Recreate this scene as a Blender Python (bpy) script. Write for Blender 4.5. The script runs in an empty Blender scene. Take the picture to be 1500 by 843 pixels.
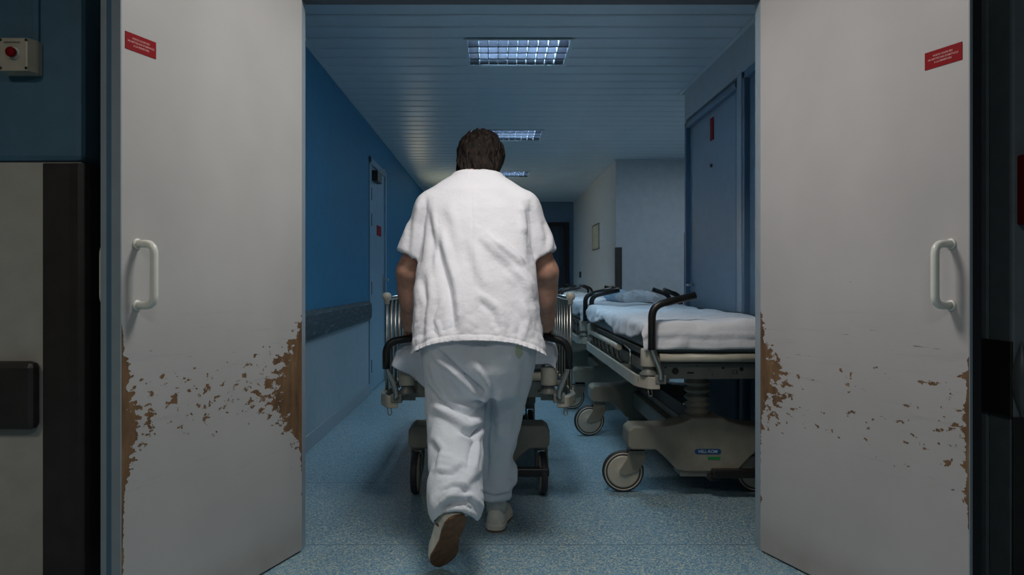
import bpy, bmesh, math, random
import numpy as np
from mathutils import Vector, Matrix, noise as mnoise

random.seed(7)
F = 1131.0            # focal length in pixels of the 1500 px wide frame
CAMZ = 1.054
scene = bpy.context.scene
COL = scene.collection

# ------------------------------------------------------------------ camera, world, light, exposure
cam_d = bpy.data.cameras.new('camera')
cam = bpy.data.objects.new('camera', cam_d); COL.objects.link(cam)
cam.location = (0, 0, CAMZ); cam.rotation_euler = (math.pi/2, 0, 0)
cam_d.sensor_width = 36; cam_d.lens = 36*F/1500
cam_d.shift_x = 25/1500; cam_d.shift_y = -10.5/1500
cam_d.clip_start = 0.05; cam_d.clip_end = 100
scene.camera = cam
w = bpy.data.worlds.new('world'); scene.world = w; w.use_nodes = True
w.node_tree.nodes['Background'].inputs[0].default_value = (0.35, 0.5, 0.7, 1)
w.node_tree.nodes['Background'].inputs[1].default_value = 0.02
scene.view_settings.view_transform = 'Standard'
scene.view_settings.look = 'None'
scene.view_settings.gamma = 1
scene.view_settings.use_curve_mapping = False
scene.view_settings.exposure = 0.0

def area(name, loc, rot, size, power, color, sizey=None):
    l = bpy.data.lights.new(name, 'AREA'); l.energy = power; l.color = color
    l.size = size
    if sizey: l.shape = 'RECTANGLE'; l.size_y = sizey
    o = bpy.data.objects.new(name, l); COL.objects.link(o)
    o.location = loc; o.rotation_euler = rot
    return o
# ceiling lamp of the hall in front of the doors, right over the doorway
area('hall_lamp_light', (0.08, 2.40, 2.46), (0, 0, 0), 0.50, 19, (1.0, 0.955, 0.92), 0.40)
# weaker lamp further back in the hall, to the left
area('hall_side_lamp_light', (-1.5, 0.3, 2.46), (0, 0, 0), 0.5, 11, (1.0, 0.90, 0.76), 0.5)
# unseen fill light added behind the camera, brightens door bottoms and trousers
area('hall_rear_fill_light', (0.3, -0.2, 2.5), (0, 0, 0), 0.6, 12, (0.94, 0.96, 1.0), 0.4)
COOL = (0.50, 0.77, 1.0)
FIX_POWER = 42
LIGHT_Y = (4.91, 7.71, 10.51, 13.31)

# ------------------------------------------------------------------ helpers
def tag(o, label=None, cat=None, group=None, kind=None):
    if label: o['label'] = label
    if cat: o['category'] = cat
    if group: o['group'] = group
    if kind: o['kind'] = kind
    return o

def empty(name, loc, rz=0):
    o = bpy.data.objects.new(name, None); COL.objects.link(o)
    o.location = loc; o.rotation_euler = (0, 0, rz); o.empty_display_size = .1
    return o

def link_mesh(name, me, parent=None, loc=None):
    o = bpy.data.objects.new(name, me); COL.objects.link(o)
    if parent: o.parent = parent
    if loc: o.location = loc
    return o

def copy_tree(o, parent=None):
    c = o.copy(); COL.objects.link(c); c.parent = parent
    for ch in list(o.children): copy_tree(ch, c)
    return c

def fillet(pts, r, n=5):
    pts = [Vector(p) for p in pts]
    out = [pts[0]]
    for i in range(1, len(pts)-1):
        a, b, c = pts[i-1], pts[i], pts[i+1]
        u = (a-b); v = (c-b)
        rr = min(r, u.length*.49, v.length*.49)
        p0 = b+u.normalized()*rr; p1 = b+v.normalized()*rr
        for k in range(n+1):
            t = k/n
            out.append(p0*(1-t)**2 + b*2*t*(1-t) + p1*t*t)
    out.append(pts[-1])
    return out

class MB:
    def __init__(s): s.v = []; s.f = []; s.smooth = []
    def add(s, vs, fs, smooth=False):
        n = len(s.v); s.v += [tuple(v) for v in vs]
        s.f += [tuple(n+i for i in f) for f in fs]; s.smooth += [smooth]*len(fs); return s
    def box(s, lo, hi, M=None):
        x0, y0, z0 = lo; x1, y1, z1 = hi
        vs = [(x0,y0,z0),(x1,y0,z0),(x1,y1,z0),(x0,y1,z0),(x0,y0,z1),(x1,y0,z1),(x1,y1,z1),(x0,y1,z1)]
        if M: vs = [M @ Vector(v) for v in vs]
        return s.add(vs, [(0,3,2,1),(4,5,6,7),(0,1,5,4),(1,2,6,5),(2,3,7,6),(3,0,4,7)])
    def cbox(s, c, size, M=None):
        return s.box([c[i]-size[i]/2 for i in range(3)], [c[i]+size[i]/2 for i in range(3)], M)
    def tube(s, pts, r, n=10, caps=True):
        pts = [Vector(p) for p in pts]
        rs = r if isinstance(r, (list, tuple)) else [r]*len(pts)
        vs = []; fs = []; prev = None
        for i, p in enumerate(pts):
            t = (pts[min(i+1, len(pts)-1)]-pts[max(i-1, 0)]).normalized()
            if prev is None:
                up = Vector((0,0,1)) if abs(t.z) < .9 else Vector((1,0,0))
                a = t.cross(up).normalized()
            else:
                a = (prev - t*prev.dot(t)).normalized()
            prev = a; b = t.cross(a)
            for k in range(n):
                th = 2*math.pi*k/n
                vs.append(p + (a*math.cos(th)+b*math.sin(th))*rs[i])
        for i in range(len(pts)-1):
            for k in range(n):
                k2 = (k+1) % n
                fs.append((i*n+k, (i+1)*n+k, (i+1)*n+k2, i*n+k2))
        s.add(vs, fs, True)
        if caps:
            m = len(pts)-1
            base = len(s.v)-len(vs)
            s.f.append(tuple(base+k for k in range(n))); s.smooth.append(False)
            s.f.append(tuple(base+m*n+k for k in reversed(range(n)))); s.smooth.append(False)
        return s
    def lathe(s, prof, c=(0,0,0), axis='z', n=24, M=None):
        # prof: list of (radius, height)
        vs = []; fs = []
        for r, h in prof:
            for k in range(n):
                th = 2*math.pi*k/n; a = r*math.cos(th); b = r*math.sin(th)
                p = {'z': (a, b, h), 'y': (a, h, b), 'x': (h, a, b)}[axis]
                p = Vector(p)
                if M: p = M @ p
                vs.append((p[0]+c[0], p[1]+c[1], p[2]+c[2]))
        for i in range(len(prof)-1):
            for k in range(n):
                k2 = (k+1) % n
                fs.append((i*n+k, i*n+k2, (i+1)*n+k2, (i+1)*n+k))
        s.add(vs, fs, True)
        base = len(s.v)-len(vs)
        if prof[0][0] > 1e-5: s.f.append(tuple(base+k for k in reversed(range(n)))); s.smooth.append(False)
        if prof[-1][0] > 1e-5: s.f.append(tuple(base+(len(prof)-1)*n+k for k in range(n))); s.smooth.append(False)
        return s
    def prism(s, poly, axis, a, b, M=None):
        # poly: 2D points; axis 'y': (x,z) extruded in y; 'z': (x,y); 'x': (y,z)
        def P(p, h): return {'y': (p[0], h, p[1]), 'z': (p[0], p[1], h), 'x': (h, p[0], p[1])}[axis]
        n = len(poly); vs = [P(p, a) for p in poly]+[P(p, b) for p in poly]
        if M: vs = [M @ Vector(v) for v in vs]
        fs = [(i, (i+1) % n, n+(i+1) % n, n+i) for i in range(n)]
        fs += [tuple(reversed(range(n))), tuple(range(n, 2*n))]
        return s.add(vs, fs)
    def mesh(s, name, mat):
        me = bpy.data.meshes.new(name)
        me.from_pydata([tuple(v) for v in s.v], [], s.f)
        me.polygons.foreach_set('use_smooth', s.smooth)
        bm = bmesh.new(); bm.from_mesh(me); bmesh.ops.recalc_face_normals(bm, faces=bm.faces); bm.to_mesh(me); bm.free()
        if mat: me.materials.append(mat)
        return me
    def build(s, name, mat, parent=None, bevel=0, seg=2, loc=None):
        o = link_mesh(name, s.mesh(name, mat), parent, loc)
        if bevel:
            m = o.modifiers.new('bevel', 'BEVEL'); m.width = bevel; m.segments = seg
            m.limit_method = 'ANGLE'; m.angle_limit = math.radians(40)
            m.harden_normals = False
        return o

def text_mesh(name, body, size, mat, parent, M, bold=0.0, align='CENTER', extrude=0.0004, spacing=1.0):
    cu = bpy.data.curves.new(name, 'FONT'); cu.body = body; cu.size = size; cu.align_x = align; cu.align_y = 'CENTER'
    cu.extrude = extrude; cu.offset = bold; cu.space_line = spacing; cu.resolution_u = 3
    t = bpy.data.objects.new(name, cu); COL.objects.link(t)
    dg = bpy.context.evaluated_depsgraph_get(); dg.update()
    me = bpy.data.meshes.new_from_object(t.evaluated_get(dg))
    bpy.data.objects.remove(t); me.name = name
    me.transform(M); me.materials.clear(); me.materials.append(mat)
    return link_mesh(name, me, parent)

# ------------------------------------------------------------------ materials
class G:   # node graph helper
    def __init__(s, name, rough=.5, metal=0, spec=.5):
        s.m = bpy.data.materials.new(name); s.m.use_nodes = True; s.t = s.m.node_tree
        s.b = s.t.nodes['Principled BSDF']
        s.b.inputs['Roughness'].default_value = rough; s.b.inputs['Metallic'].default_value = metal
        s.b.inputs['Specular IOR Level'].default_value = spec
        s.co = s.t.nodes.new('ShaderNodeTexCoord')
    def n(s, typ, **kw):
        nd = s.t.nodes.new(typ)
        for k, v in kw.items(): setattr(nd, k, v)
        return nd
    def link(s, a, b): s.t.links.new(a, b)
    def math(s, op, a, b=None, c=None, clamp=False):
        nd = s.n('ShaderNodeMath', operation=op, use_clamp=clamp)
        for i, v in enumerate((a, b, c)):
            if v is None: continue
            if isinstance(v, (int, float)): nd.inputs[i].default_value = v
            else: s.link(v, nd.inputs[i])
        return nd.outputs[0]
    def mapping(s, scale=(1,1,1), loc=(0,0,0), out='Object'):
        mp = s.n('ShaderNodeMapping'); mp.inputs['Scale'].default_value = scale; mp.inputs['Location'].default_value = loc
        s.link(s.co.outputs[out], mp.inputs['Vector']); return mp.outputs[0]
    def noise(s, scale, detail=3, vec=None, rough=.5):
        nd = s.n('ShaderNodeTexNoise'); nd.inputs['Scale'].default_value = scale; nd.inputs['Detail'].default_value = detail
        nd.inputs['Roughness'].default_value = rough
        s.link(vec if vec is not None else s.co.outputs['Object'], nd.inputs['Vector']); return nd.outputs['Fac']
    def ramp(s, fac, stops):
        nd = s.n('ShaderNodeValToRGB'); r = nd.color_ramp
        while len(r.elements) < len(stops): r.elements.new(.5)
        for e, (p, c) in zip(r.elements, stops): e.position = p; e.color = (*c, 1)
        s.link(fac, nd.inputs[0]); return nd.outputs['Color']
    def mix(s, fac, a, b):
        nd = s.n('ShaderNodeMix', data_type='RGBA')
        for i, v in ((0, fac), (6, a), (7, b)):
            if isinstance(v, (int, float)): nd.inputs[i].default_value = v
            elif isinstance(v, tuple): nd.inputs[i].default_value = (*v, 1)
            else: s.link(v, nd.inputs[i])
        return nd.outputs[2]
    def color(s, c):
        if isinstance(c, tuple): s.b.inputs['Base Color'].default_value = (*c, 1)
        else: s.link(c, s.b.inputs['Base Color'])
    def bump(s, h, strength=.3, dist=.002):
        nd = s.n('ShaderNodeBump'); nd.inputs['Strength'].default_value = strength; nd.inputs['Distance'].default_value = dist
        s.link(h, nd.inputs['Height']); s.link(nd.outputs[0], s.b.inputs['Normal'])

def plain(name, c, rough=.5, metal=0, var=.12, scale=14, bump=0, bscale=200, spec=.5):
    g = G(name, rough, metal, spec)
    a = tuple(x*(1-var) for x in c); b = tuple(min(1, x*(1+var)) for x in c)
    g.color(g.ramp(g.noise(scale, 4), [(.3, a), (.7, b)]))
    if bump: g.bump(g.noise(bscale, 2), bump, .001)
    return g.m

M = {}
M['wall_blue'] = plain('blue_wall_paint', (.028, .205, .36), .55, var=.06, bump=.5, bscale=260)
M['wall_panel'] = plain('grey_wall_panel', (.33, .42, .47), .5, var=.05, bump=.4, bscale=260)
M['wall_grey'] = plain('pale_wall_paint', (.46, .50, .52), .55, var=.05, bump=.2, bscale=260)
M['hall_blue'] = plain('hall_blue_paint', (.07, .17, .25), .6, var=.08, bump=.6, bscale=260)
M['hall_panel'] = plain('hall_lower_panel', (.46, .45, .41), .6, var=.06, bump=.4, bscale=260)
M['hall_dark'] = plain('hall_dark_panel', (.07, .08, .09), .6, var=.1)
M['hall_ceiling'] = plain('hall_ceiling_paint', (.55, .55, .53), .8)
M['door_blue'] = plain('blue_grey_door_paint', (.18, .26, .33), .45, var=.05, bump=.3, bscale=300)
M['frame_blue'] = plain('blue_frame_paint', (.09, .17, .26), .4, var=.05)
M['door_pale'] = plain('pale_door_paint', (.24, .37, .47), .45, var=.05)
M['jamb'] = plain('jamb_paint', (.30, .36, .40), .4, var=.05)
M['slat'] = plain('ceiling_slat_enamel', (.50, .58, .62), .38, var=.06, scale=3)
M['hall_right'] = plain('hall_right_wall_paint', (.20, .24, .25), .6, var=.1, bump=.5, bscale=120)
M['dark'] = plain('dark_void', (.012, .014, .018), .8)
M['guard'] = plain('dark_brown_vinyl', (.035, .032, .030), .42, var=.15, bump=.3, bscale=400)
M['black'] = plain('black_grip', (.014, .013, .012), .35, var=.2)
M['tyre'] = plain('dark_tyre_rubber', (.03, .03, .032), .55)
M['steel'] = plain('brushed_steel', (.55, .53, .48), .28, 1, var=.1)
M['chrome'] = plain('chrome', (.42, .40, .35), .30, 1, var=.1)
M['cream'] = plain('cream_enamel', (.50, .46, .37), .35, var=.08, scale=20)
M['beige'] = plain('beige_plastic', (.25, .235, .185), .42, var=.1, scale=20)
M['plate'] = plain('grey_beige_plate', (.23, .23, .20), .4, .2, var=.12)
M['ivory'] = plain('ivory_nylon', (.76, .77, .70), .28, var=.04)
M['red'] = plain('red_sign', (.26, .003, .008), .6, var=.06, spec=.15)
M['sign_ink'] = plain('pale_lettering', (.60, .26, .25), .5)
M['ink'] = plain('dark_lettering', (.02, .02, .02), .6)
M['badge'] = plain('blue_badge', (.02, .07, .18), .35)
M['badge_ink'] = plain('badge_lettering', (.40, .50, .60), .4)
M['green'] = plain('green_sticker', (.02, .22, .06), .5)
M['screw'] = plain('dark_screw', (.05, .05, .05), .4, .5)
M['mattress'] = plain('grey_mattress_vinyl', (.30, .32, .33), .5)
M['skin'] = plain('skin', (.50, .27, .19), .55, var=.18, scale=30, bump=.25, bscale=220)
M['sole'] = plain('brown_rubber_sole', (.19, .090, .040), .6, var=.25, scale=40, bump=.6, bscale=160)
M['shoe'] = plain('worn_cream_leather', (.76, .71, .60), .5, var=.1, scale=25, bump=.2)
M['sock'] = plain('white_sock', (.6, .6, .58), .8)
M['pen'] = plain('blue_pen', (.02, .03, .25), .3)

def cloth_mat(name, c, wr=.5, sc=9, var=.05, stain=None):
    g = G(name, .85, 0, .2)
    a = tuple(x*(1-var) for x in c); b = tuple(min(1, x*(1+var)) for x in c)
    base = g.ramp(g.noise(6, 3), [(.3, a), (.7, b)])
    if stain:
        px, py, pz, r = stain
        vm = g.n('ShaderNodeVectorMath', operation='DISTANCE'); g.link(g.mapping((1, .2, .55)), vm.inputs[0])
        vm.inputs[1].default_value = (px, py*.2, pz*.55)
        d = g.math('ADD', vm.outputs['Value'], g.math('MULTIPLY', g.noise(60, 3), .012))
        f = g.math('MULTIPLY', g.math('LESS_THAN', d, r), .55)
        base = g.mix(f, base, (.30, .40, .10))
    g.color(base)
    n1 = g.noise(sc, 4, rough=.6); n2 = g.noise(900, 1)
    h = g.math('ADD', g.math('MULTIPLY', n1, 1.0), g.math('MULTIPLY', n2, .02))
    g.bump(h, wr, .02)
    return g.m
M['shirt'] = cloth_mat('white_cotton_shirt', (.86, .86, .90), .42, 11, .02)
M['trousers'] = cloth_mat('pale_blue_cotton', (.74, .79, .85), .40, 10, .03, stain=(.166, -.17, .783, .021))
M['sheet'] = cloth_mat('white_bed_linen', (.78, .78, .80), .45, 9, .03)
M['sheet_blue'] = cloth_mat('blue_bed_linen', (.42, .58, .72), .5, 14, .05)

def hair_mat():
    g = G('brown_hair', .5, 0, .25)
    v = g.mapping((34, 24, 15))
    n = g.noise(2.2, 6, v, .65)
    g.color(g.ramp(n, [(.38, (.004, .003, .002)), (.55, (.013, .007, .0045)), (.78, (.075, .040, .020))]))
    g.bump(n, .9, .01)
    return g.m
M['hair'] = hair_mat()

def floor_mat():
    g = G('speckled_blue_vinyl', .42, 0, .4)
    v1 = g.n('ShaderNodeTexVoronoi'); v1.inputs['Scale'].default_value = 210; g.link(g.co.outputs['Object'], v1.inputs['Vector'])
    sep = g.n('ShaderNodeSeparateColor'); g.link(v1.outputs['Color'], sep.inputs[0])
    c = g.ramp(sep.outputs[0], [(.0, (.09, .18, .26)), (.30, (.16, .30, .40)), (.62, (.23, .39, .47)), (.80, (.42, .50, .46)), (.93, (.60, .62, .48))])
    big = g.noise(1.3, 4)
    c = g.mix(g.math('MULTIPLY', big, .25), c, (.14, .27, .38))
    # welded seams of the vinyl sheets
    sp = g.n('ShaderNodeSeparateXYZ'); g.link(g.co.outputs['Object'], sp.inputs[0])
    seam = None
    for ax, pos in ((1, 3.075), (1, 4.02), (1, 5.85)):
        d = g.math('ABSOLUTE', g.math('SUBTRACT', sp.outputs[ax], pos))
        s1 = g.math('LESS_THAN', d, .0035)
        seam = s1 if seam is None else g.math('MAXIMUM', seam, s1)
    c = g.mix(g.math('MULTIPLY', seam, .55), c, (.05, .08, .10))
    g.color(c)
    g.bump(g.noise(230, 2), .15, .001)
    return g.m
M['floor'] = floor_mat()

def leaf_mat(name, left):
    g = G(name, .45, 0, .4)
    sp = g.n('ShaderNodeSeparateXYZ'); g.link(g.co.outputs['Object'], sp.inputs[0])
    x, z = sp.outputs[0], sp.outputs[2]      # x: 0 at the hinges, 0.89 at the free edge
    W = .89
    paint_c = (.475, .47, .455) if left else (.48, .46, .45)
    a = tuple(v*.93 for v in paint_c); b = tuple(v*1.06 for v in paint_c)
    base = g.ramp(g.noise(2.5, 5), [(.3, a), (.7, b)])
    def band(lo, hi, soft):
        up = g.math('MULTIPLY', g.math('SUBTRACT', z, lo), 1/soft, clamp=True)
        dn = g.math('MULTIPLY', g.math('SUBTRACT', hi, z), 1/soft, clamp=True)
        return g.math('MULTIPLY', up, dn)
    def expo(dist, k): return g.math('POWER', 2.718, g.math('MULTIPLY', dist, -1/k))
    offs = (0, 0, 0) if left else (3.3, 1.7, 5.1)
    n_ch = g.noise(34, 4, g.mapping((.62, 1, 1.1), offs), .62)          # chips
    n_sc = g.noise(9, 4, g.mapping((.65, 1, 14), offs), .65)             # drawn-out scratches
    n_lo = g.noise(4, 2, g.mapping((1, 1, 1), offs))
    xf = g.math('SUBTRACT', W, x)
    if left:
        hb = g.math('MULTIPLY', g.math('MULTIPLY', expo(x, .085), .62), band(.28, .93, .26))
        he = g.math('MULTIPLY', g.math('MULTIPLY', expo(x, .010), .22), band(.02, 1.05, .2))
        fb = g.math('MULTIPLY', g.math('MULTIPLY', expo(xf, .035), .40), band(.36, .86, .22))
        fe = g.math('MULTIPLY', g.math('MULTIPLY', expo(xf, .007), .55), band(.15, .98, .12))
        mid = g.math('MULTIPLY', band(.42, .95, .18), .150)
    else:
        hb = g.math('MULTIPLY', g.math('MULTIPLY', expo(x, .07), .42), band(.48, .96, .22))
        he = g.math('MULTIPLY', g.math('MULTIPLY', expo(x, .010), .24), band(.02, 1.08, .2))
        fb = g.math('MULTIPLY', g.math('MULTIPLY', expo(xf, .03), .13), band(.30, .86, .22))
        fe = g.math('MULTIPLY', g.math('MULTIPLY', expo(xf, .006), .33), band(.25, .95, .15))
        mid = g.math('MULTIPLY', band(.36, .90, .18), .120)
    tot = g.math('ADD', g.math('ADD', g.math('ADD', hb, fb), g.math('ADD', he, fe)), mid)
    v = g.math('ADD', g.math('ADD', g.math('MULTIPLY', n_ch, .8), g.math('MULTIPLY', n_lo, .2)), tot)
    chip = g.math('GREATER_THAN', v, .735 if left else .725)
    scr = g.math('GREATER_THAN', g.math('ADD', n_sc, g.math('MULTIPLY', band(.70, 1.02, .10), .10)), .80)
    chip = g.math('MAXIMUM', chip, scr)
    wood = g.ramp(g.noise(22, 5, g.mapping((1, 1, .35))), [(.3, (.10, .052, .024)), (.6, (.20, .115, .055)), (.8, (.31, .21, .13))])
    # grey scuffs
    n_sf = g.noise(5, 5, g.mapping((.5, 1, 8), (1.1, 0, .3)), .7)
    sc2 = g.math('MULTIPLY', g.math('MULTIPLY', g.math('SUBTRACT', n_sf, .56), 6, clamp=True), g.math('MULTIPLY', band(.3, 1.05, .2), .30))
    base = g.mix(sc2, base, (.25, .25, .27))
    low = g.math('MULTIPLY', band(-1, .16, .10), g.math('MULTIPLY', g.noise(7, 4), .55))
    base = g.mix(low, base, (.24, .21, .16))
    g.color(g.mix(chip, base, wood))
    rr = g.math('ADD', g.math('MULTIPLY', chip, .35), .45); g.link(rr, g.b.inputs['Roughness'])
    h = g.math('ADD', g.math('MULTIPLY', chip, -1), g.math('MULTIPLY', g.noise(320, 2), .25))
    g.bump(h, .35, .0012)
    return g.m
M['leaf_left'] = leaf_mat('chipped_left_leaf_paint', True)
M['leaf_right'] = leaf_mat('chipped_right_leaf_paint', False)

def guard_mat():   # scuffed wall bumper
    g = G('scuffed_bumper_vinyl', .5)
    n = g.noise(6, 5, g.mapping((1, 1.2, 9)), .7)
    g.color(g.ramp(n, [(.42, (.030, .050, .062)), (.58, (.055, .085, .10)), (.70, (.22, .30, .33))]))
    return g.m
M['bumper'] = guard_mat()

def emit(name, c, s):
    m = bpy.data.materials.new(name); m.use_nodes = True; t = m.node_tree
    t.nodes['Principled BSDF'].inputs['Base Color'].default_value = (.8, .8, .8, 1)
    t.nodes['Principled BSDF'].inputs['Emission Color'].default_value = (*c, 1)
    t.nodes['Principled BSDF'].inputs['Emission Strength'].default_value = s
    return m
M['tube'] = emit('lit_tube', (.75, .9, 1.0), 4)
M['louver'] = plain('louver_housing', (.05, .055, .07), .35, .3, var=.05)
M['blade'] = plain('louver_blade', (.018, .019, .028), .45, 0, var=.3, spec=.08)
M['cross'] = plain('louver_cross_blade', (.75, .80, .85), .4, 0, var=.2, spec=.3)

# ------------------------------------------------------------------ the setting
XL, XR, H = -1.161, 1.446, 2.50
YD, YE = 3.0, 14.2            # door plane, corridor end
def struct(name, mb, mat, parent=None, bevel=0, label=None, cat=None):
    o = mb.build(name, mat, parent, bevel)
    if parent is None: tag(o, label, cat, kind='structure')
    return o

struct('floor', MB().box((-4.2, -1.6, -.08), (4.2, YE+3, 0)), M['floor'], label='blue speckled vinyl floor running through the doorway', cat='floor')
# corridor, left side
o = struct('wall_left', MB().box((XL-.12, YD+.075, .776), (XL, 7.10, H+.1)).box((XL-.12, 7.10, 2.20), (XL, 8.20, H+.1)).box((XL-.12, 8.20, .776), (XL, YE, H+.1)),
           M['wall_blue'], label='saturated blue upper wall on the left of the corridor', cat='wall')
MB().box((XL-.12, YD+.075, 0), (XL, 7.10, .776)).box((XL-.12, 8.20, 0), (XL, YE, .776)).build('lower_panel', M['wall_panel'], o)
struct('baseboard_left', MB().box((XL, YD+.08, 0), (XL+.012, 7.10, .10)).box((XL, 8.20, 0), (XL+.012, YE, .10)), M['jamb'], bevel=.004,
       label='pale skirting along the foot of the left corridor wall', cat='baseboard')
def rail_prof(x, s):  # bumper profile (x, z), s = +1 sticks out to +x
    pts = [(0, .685), (.018, .690), (.034, .715), (.038, .776), (.034, .838), (.018, .862), (0, .867)]
    return [(x+s*a, b) for a, b in pts]
struct('trim_1', MB().prism(rail_prof(XL, 1), 'y', YD+.10, 7.06), M['bumper'], label='scuffed dark bumper rail along the left corridor wall before its door', cat='bumper rail')
struct('trim_2', MB().prism(rail_prof(XL, 1), 'y', 8.24, YE-.05), M['bumper'], label='dark bumper rail along the left corridor wall beyond its door', cat='bumper rail')
# corridor, right side: near wall with two doors, recess, far wall
YC1, YC2 = 5.88, 9.24
mb = MB().box((XR, YD+.075, 2.27), (XR+.12, YC1, H+.1)).box((XR, 5.84, 0), (XR+.12, YC1, 2.27)).box((XR, 4.48, 0), (XR+.12, 4.57, 2.27)).box((XR, YD+.075, 0), (XR+.12, 3.30, 2.27))
struct('wall_right', mb, M['wall_grey'], label='pale grey near wall on the right of the corridor around two doors', cat='wall')
struct('wall_recess', MB().box((XR+.12, YC1-.12, 0), (3.2, YC1, H+.1)).box((3.1, YC1, 0), (3.2, YC2, H+.1)), M['wall_grey'], label='hidden side walls of the recess on the right', cat='wall')
struct('wall_recess_back', MB().box((XR, YC2, 0), (3.2, YC2+.12, H+.1)), M['wall_grey'], label='grey wall facing the camera at the back of the right recess', cat='wall')
struct('wall_right_far', MB().box((XR, YC2+.12, 0), (XR+.12, YE, H+.1)), M['wall_grey'], label='pale far wall on the right of the corridor with a small notice board', cat='wall')
struct('trim_3', MB().box((XR-.006, YC1-.055, 0), (XR+.05, YC1+.006, 1.42)), M['guard'], bevel=.004, label='dark corner guard at the end of the near right wall', cat='corner guard')
struct('trim_4', MB().box((XR-.006, YC2-.006, 0), (XR+.075, YC2+.05, 1.45)), M['guard'], bevel=.004, label='dark corner guard where the grey recess wall meets the far right wall', cat='corner guard')
struct('trim_5', MB().prism(rail_prof(XR-.03, -1), 'y', 3.12, 5.80), M['bumper'], label='dark bumper rail crossing the near right wall behind the beds', cat='bumper rail')
struct('baseboard_right', MB().box((XR-.012, YD+.08, 0), (XR, YC1, .10)).box((XR-.012, YC2+.06, 0), (XR, YE, .10)), M['jamb'], bevel=.004,
       label='pale skirting along the right corridor walls', cat='baseboard')
# ceiling of slats
ceil = struct('ceiling', MB().box((XL-.1, YD+.075, H+.10), (3.2, YE+.1, H+.16)), M['dark'], label='blue grey slatted metal ceiling of the corridor', cat='ceiling')
SL, TH = .2, .014
def slat_mesh(L):
    W2 = (SL-.016)/2
    prof = [(-W2, .022), (-W2, .006), (-W2+.010, 0), (W2-.010, 0), (W2, .006), (W2, .022), (W2-.002, .022), (W2-.002, .008), (W2-.008, .003), (-W2+.008, .003), (-W2+.002, .008), (-W2+.002, .022)]
    return MB().prism([(p[0], p[1]) for p in prof], 'x', 0, L).mesh('slat', M['slat'])
cache = {}
def slat(x0, x1, y):
    L = round(x1-x0, 3)
    if L not in cache: cache[L] = slat_mesh(L)
    o = link_mesh('slat', cache[L], ceil, (x0, y, H))
nrow = int((YE-YD-.08)/SL)+1
LX0, LX1, LH = -.165, .455, .30
for i in range(nrow):
    y = 3.11+SL*i
    if y+SL/2 > YE+.05: break
    xr = XR-.015 if not (YC1+.05 < y < YC2-.05) else 3.08
    hit = [ly for ly in LIGHT_Y if abs(y-ly) < .25]
    jig = 0.0
    if hit:
        slat(XL+.015, LX0-.008, y); slat(LX1+.008, xr, y)
    else:
        slat(XL+.015, xr, y)
# edge angle of the ceiling
MB().box((XL, YD+.08, H-.006), (XL+.028, YE, H+.004)).build('edge_trim', M['slat'], ceil)
MB().box((XR-.028, YD+.08, H-.006), (XR, YC1+.1, H+.004)).box((XR-.028, YC2, H-.006), (XR, YE, H+.004)).build('edge_trim', M['slat'], ceil)
MB().box((XR, YC2-.028, H-.006), (3.1, YC2, H+.004)).build('edge_trim', M['slat'], ceil)

# ceiling light fixtures
def make_fixture():
    r = empty('ceiling_light', (0, 0, 0))
    a, b, h = .31, .272, .10       # half sizes, depth
    mb = MB().box((-a-.01, -b-.01, .0), (-a, b+.01, h)).box((a, -b-.01, .0), (a+.01, b+.01, h))
    mb.box((-a, -b-.01, .0), (a, -b, h)).box((-a, b, .0), (a, b+.01, h)).box((-a-.01, -b-.01, h), (a+.01, b+.01, h+.006))
    mb.build('housing', M['louver'], r)
    fr = MB()
    fr.box((-a-.022, -b-.022, -.004), (a+.022, -b, .004)).box((-a-.022, b, -.004), (a+.022, b+.022, .004))
    fr.box((-a-.022, -b, -.004), (-a, b, .004)).box((a, -b, -.004), (a+.022, b, .004))
    fr.build('frame', M['slat'], r)
    # side reflectors, curved
    for s in (-1, 1):
        m = MB(); n = 6
        prof = [(s*(b-.002-.05*math.sin(t*math.pi/2/n)), .002+.06*(1-math.cos(t*math.pi/2/n))) for t in range(n+1)]
        prof2 = [(p[0]+s*.001, p[1]+.001) for p in reversed(prof)]
        m.prism(prof+prof2, 'x', -a, a); m.build('reflector', M['louver'], r)
    for y in (-.13, 0, .13):
        MB().prism([(y-.010, 0), (y+.010, 0), (y+.002, .062), (y-.002, .062)], 'x', -a, a).build('long_blade', M['blade'], r)
    bl = MB().prism([(-.003, .002), (.003, .002), (.003, .062), (-.003, .062)], 'y', -b+.003, b-.003).mesh('cross_blade', M['cross'])
    for i in range(9):
        link_mesh('cross_blade', bl, r, (-a+(i+1)*2*a/10, 0, 0))
    for y in (-.19, -.065, .065, .19):
        MB().tube([(-a+.01, y, .080), (a-.01, y, .080)], .008, 8).build('lamp_tube', M['tube'], r)
    return r
fx = make_fixture()
names = ['lit louvred ceiling light nearest the doorway', 'lit louvred ceiling light just right of the head of the person',
         'small lit louvred ceiling light third from the doorway', 'louvred ceiling light at the far end of the corridor']
for i, ly in enumerate(LIGHT_Y):
    o = fx if i == 0 else copy_tree(fx)
    o.location = ((LX0+LX1)/2, ly, H)
    tag(o, names[i], 'ceiling light', 'louvred corridor lights')
    area('corridor_light', ((LX0+LX1)/2, ly, H+.098), (0, 0, 0), .56, FIX_POWER, COOL, .46)

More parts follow.
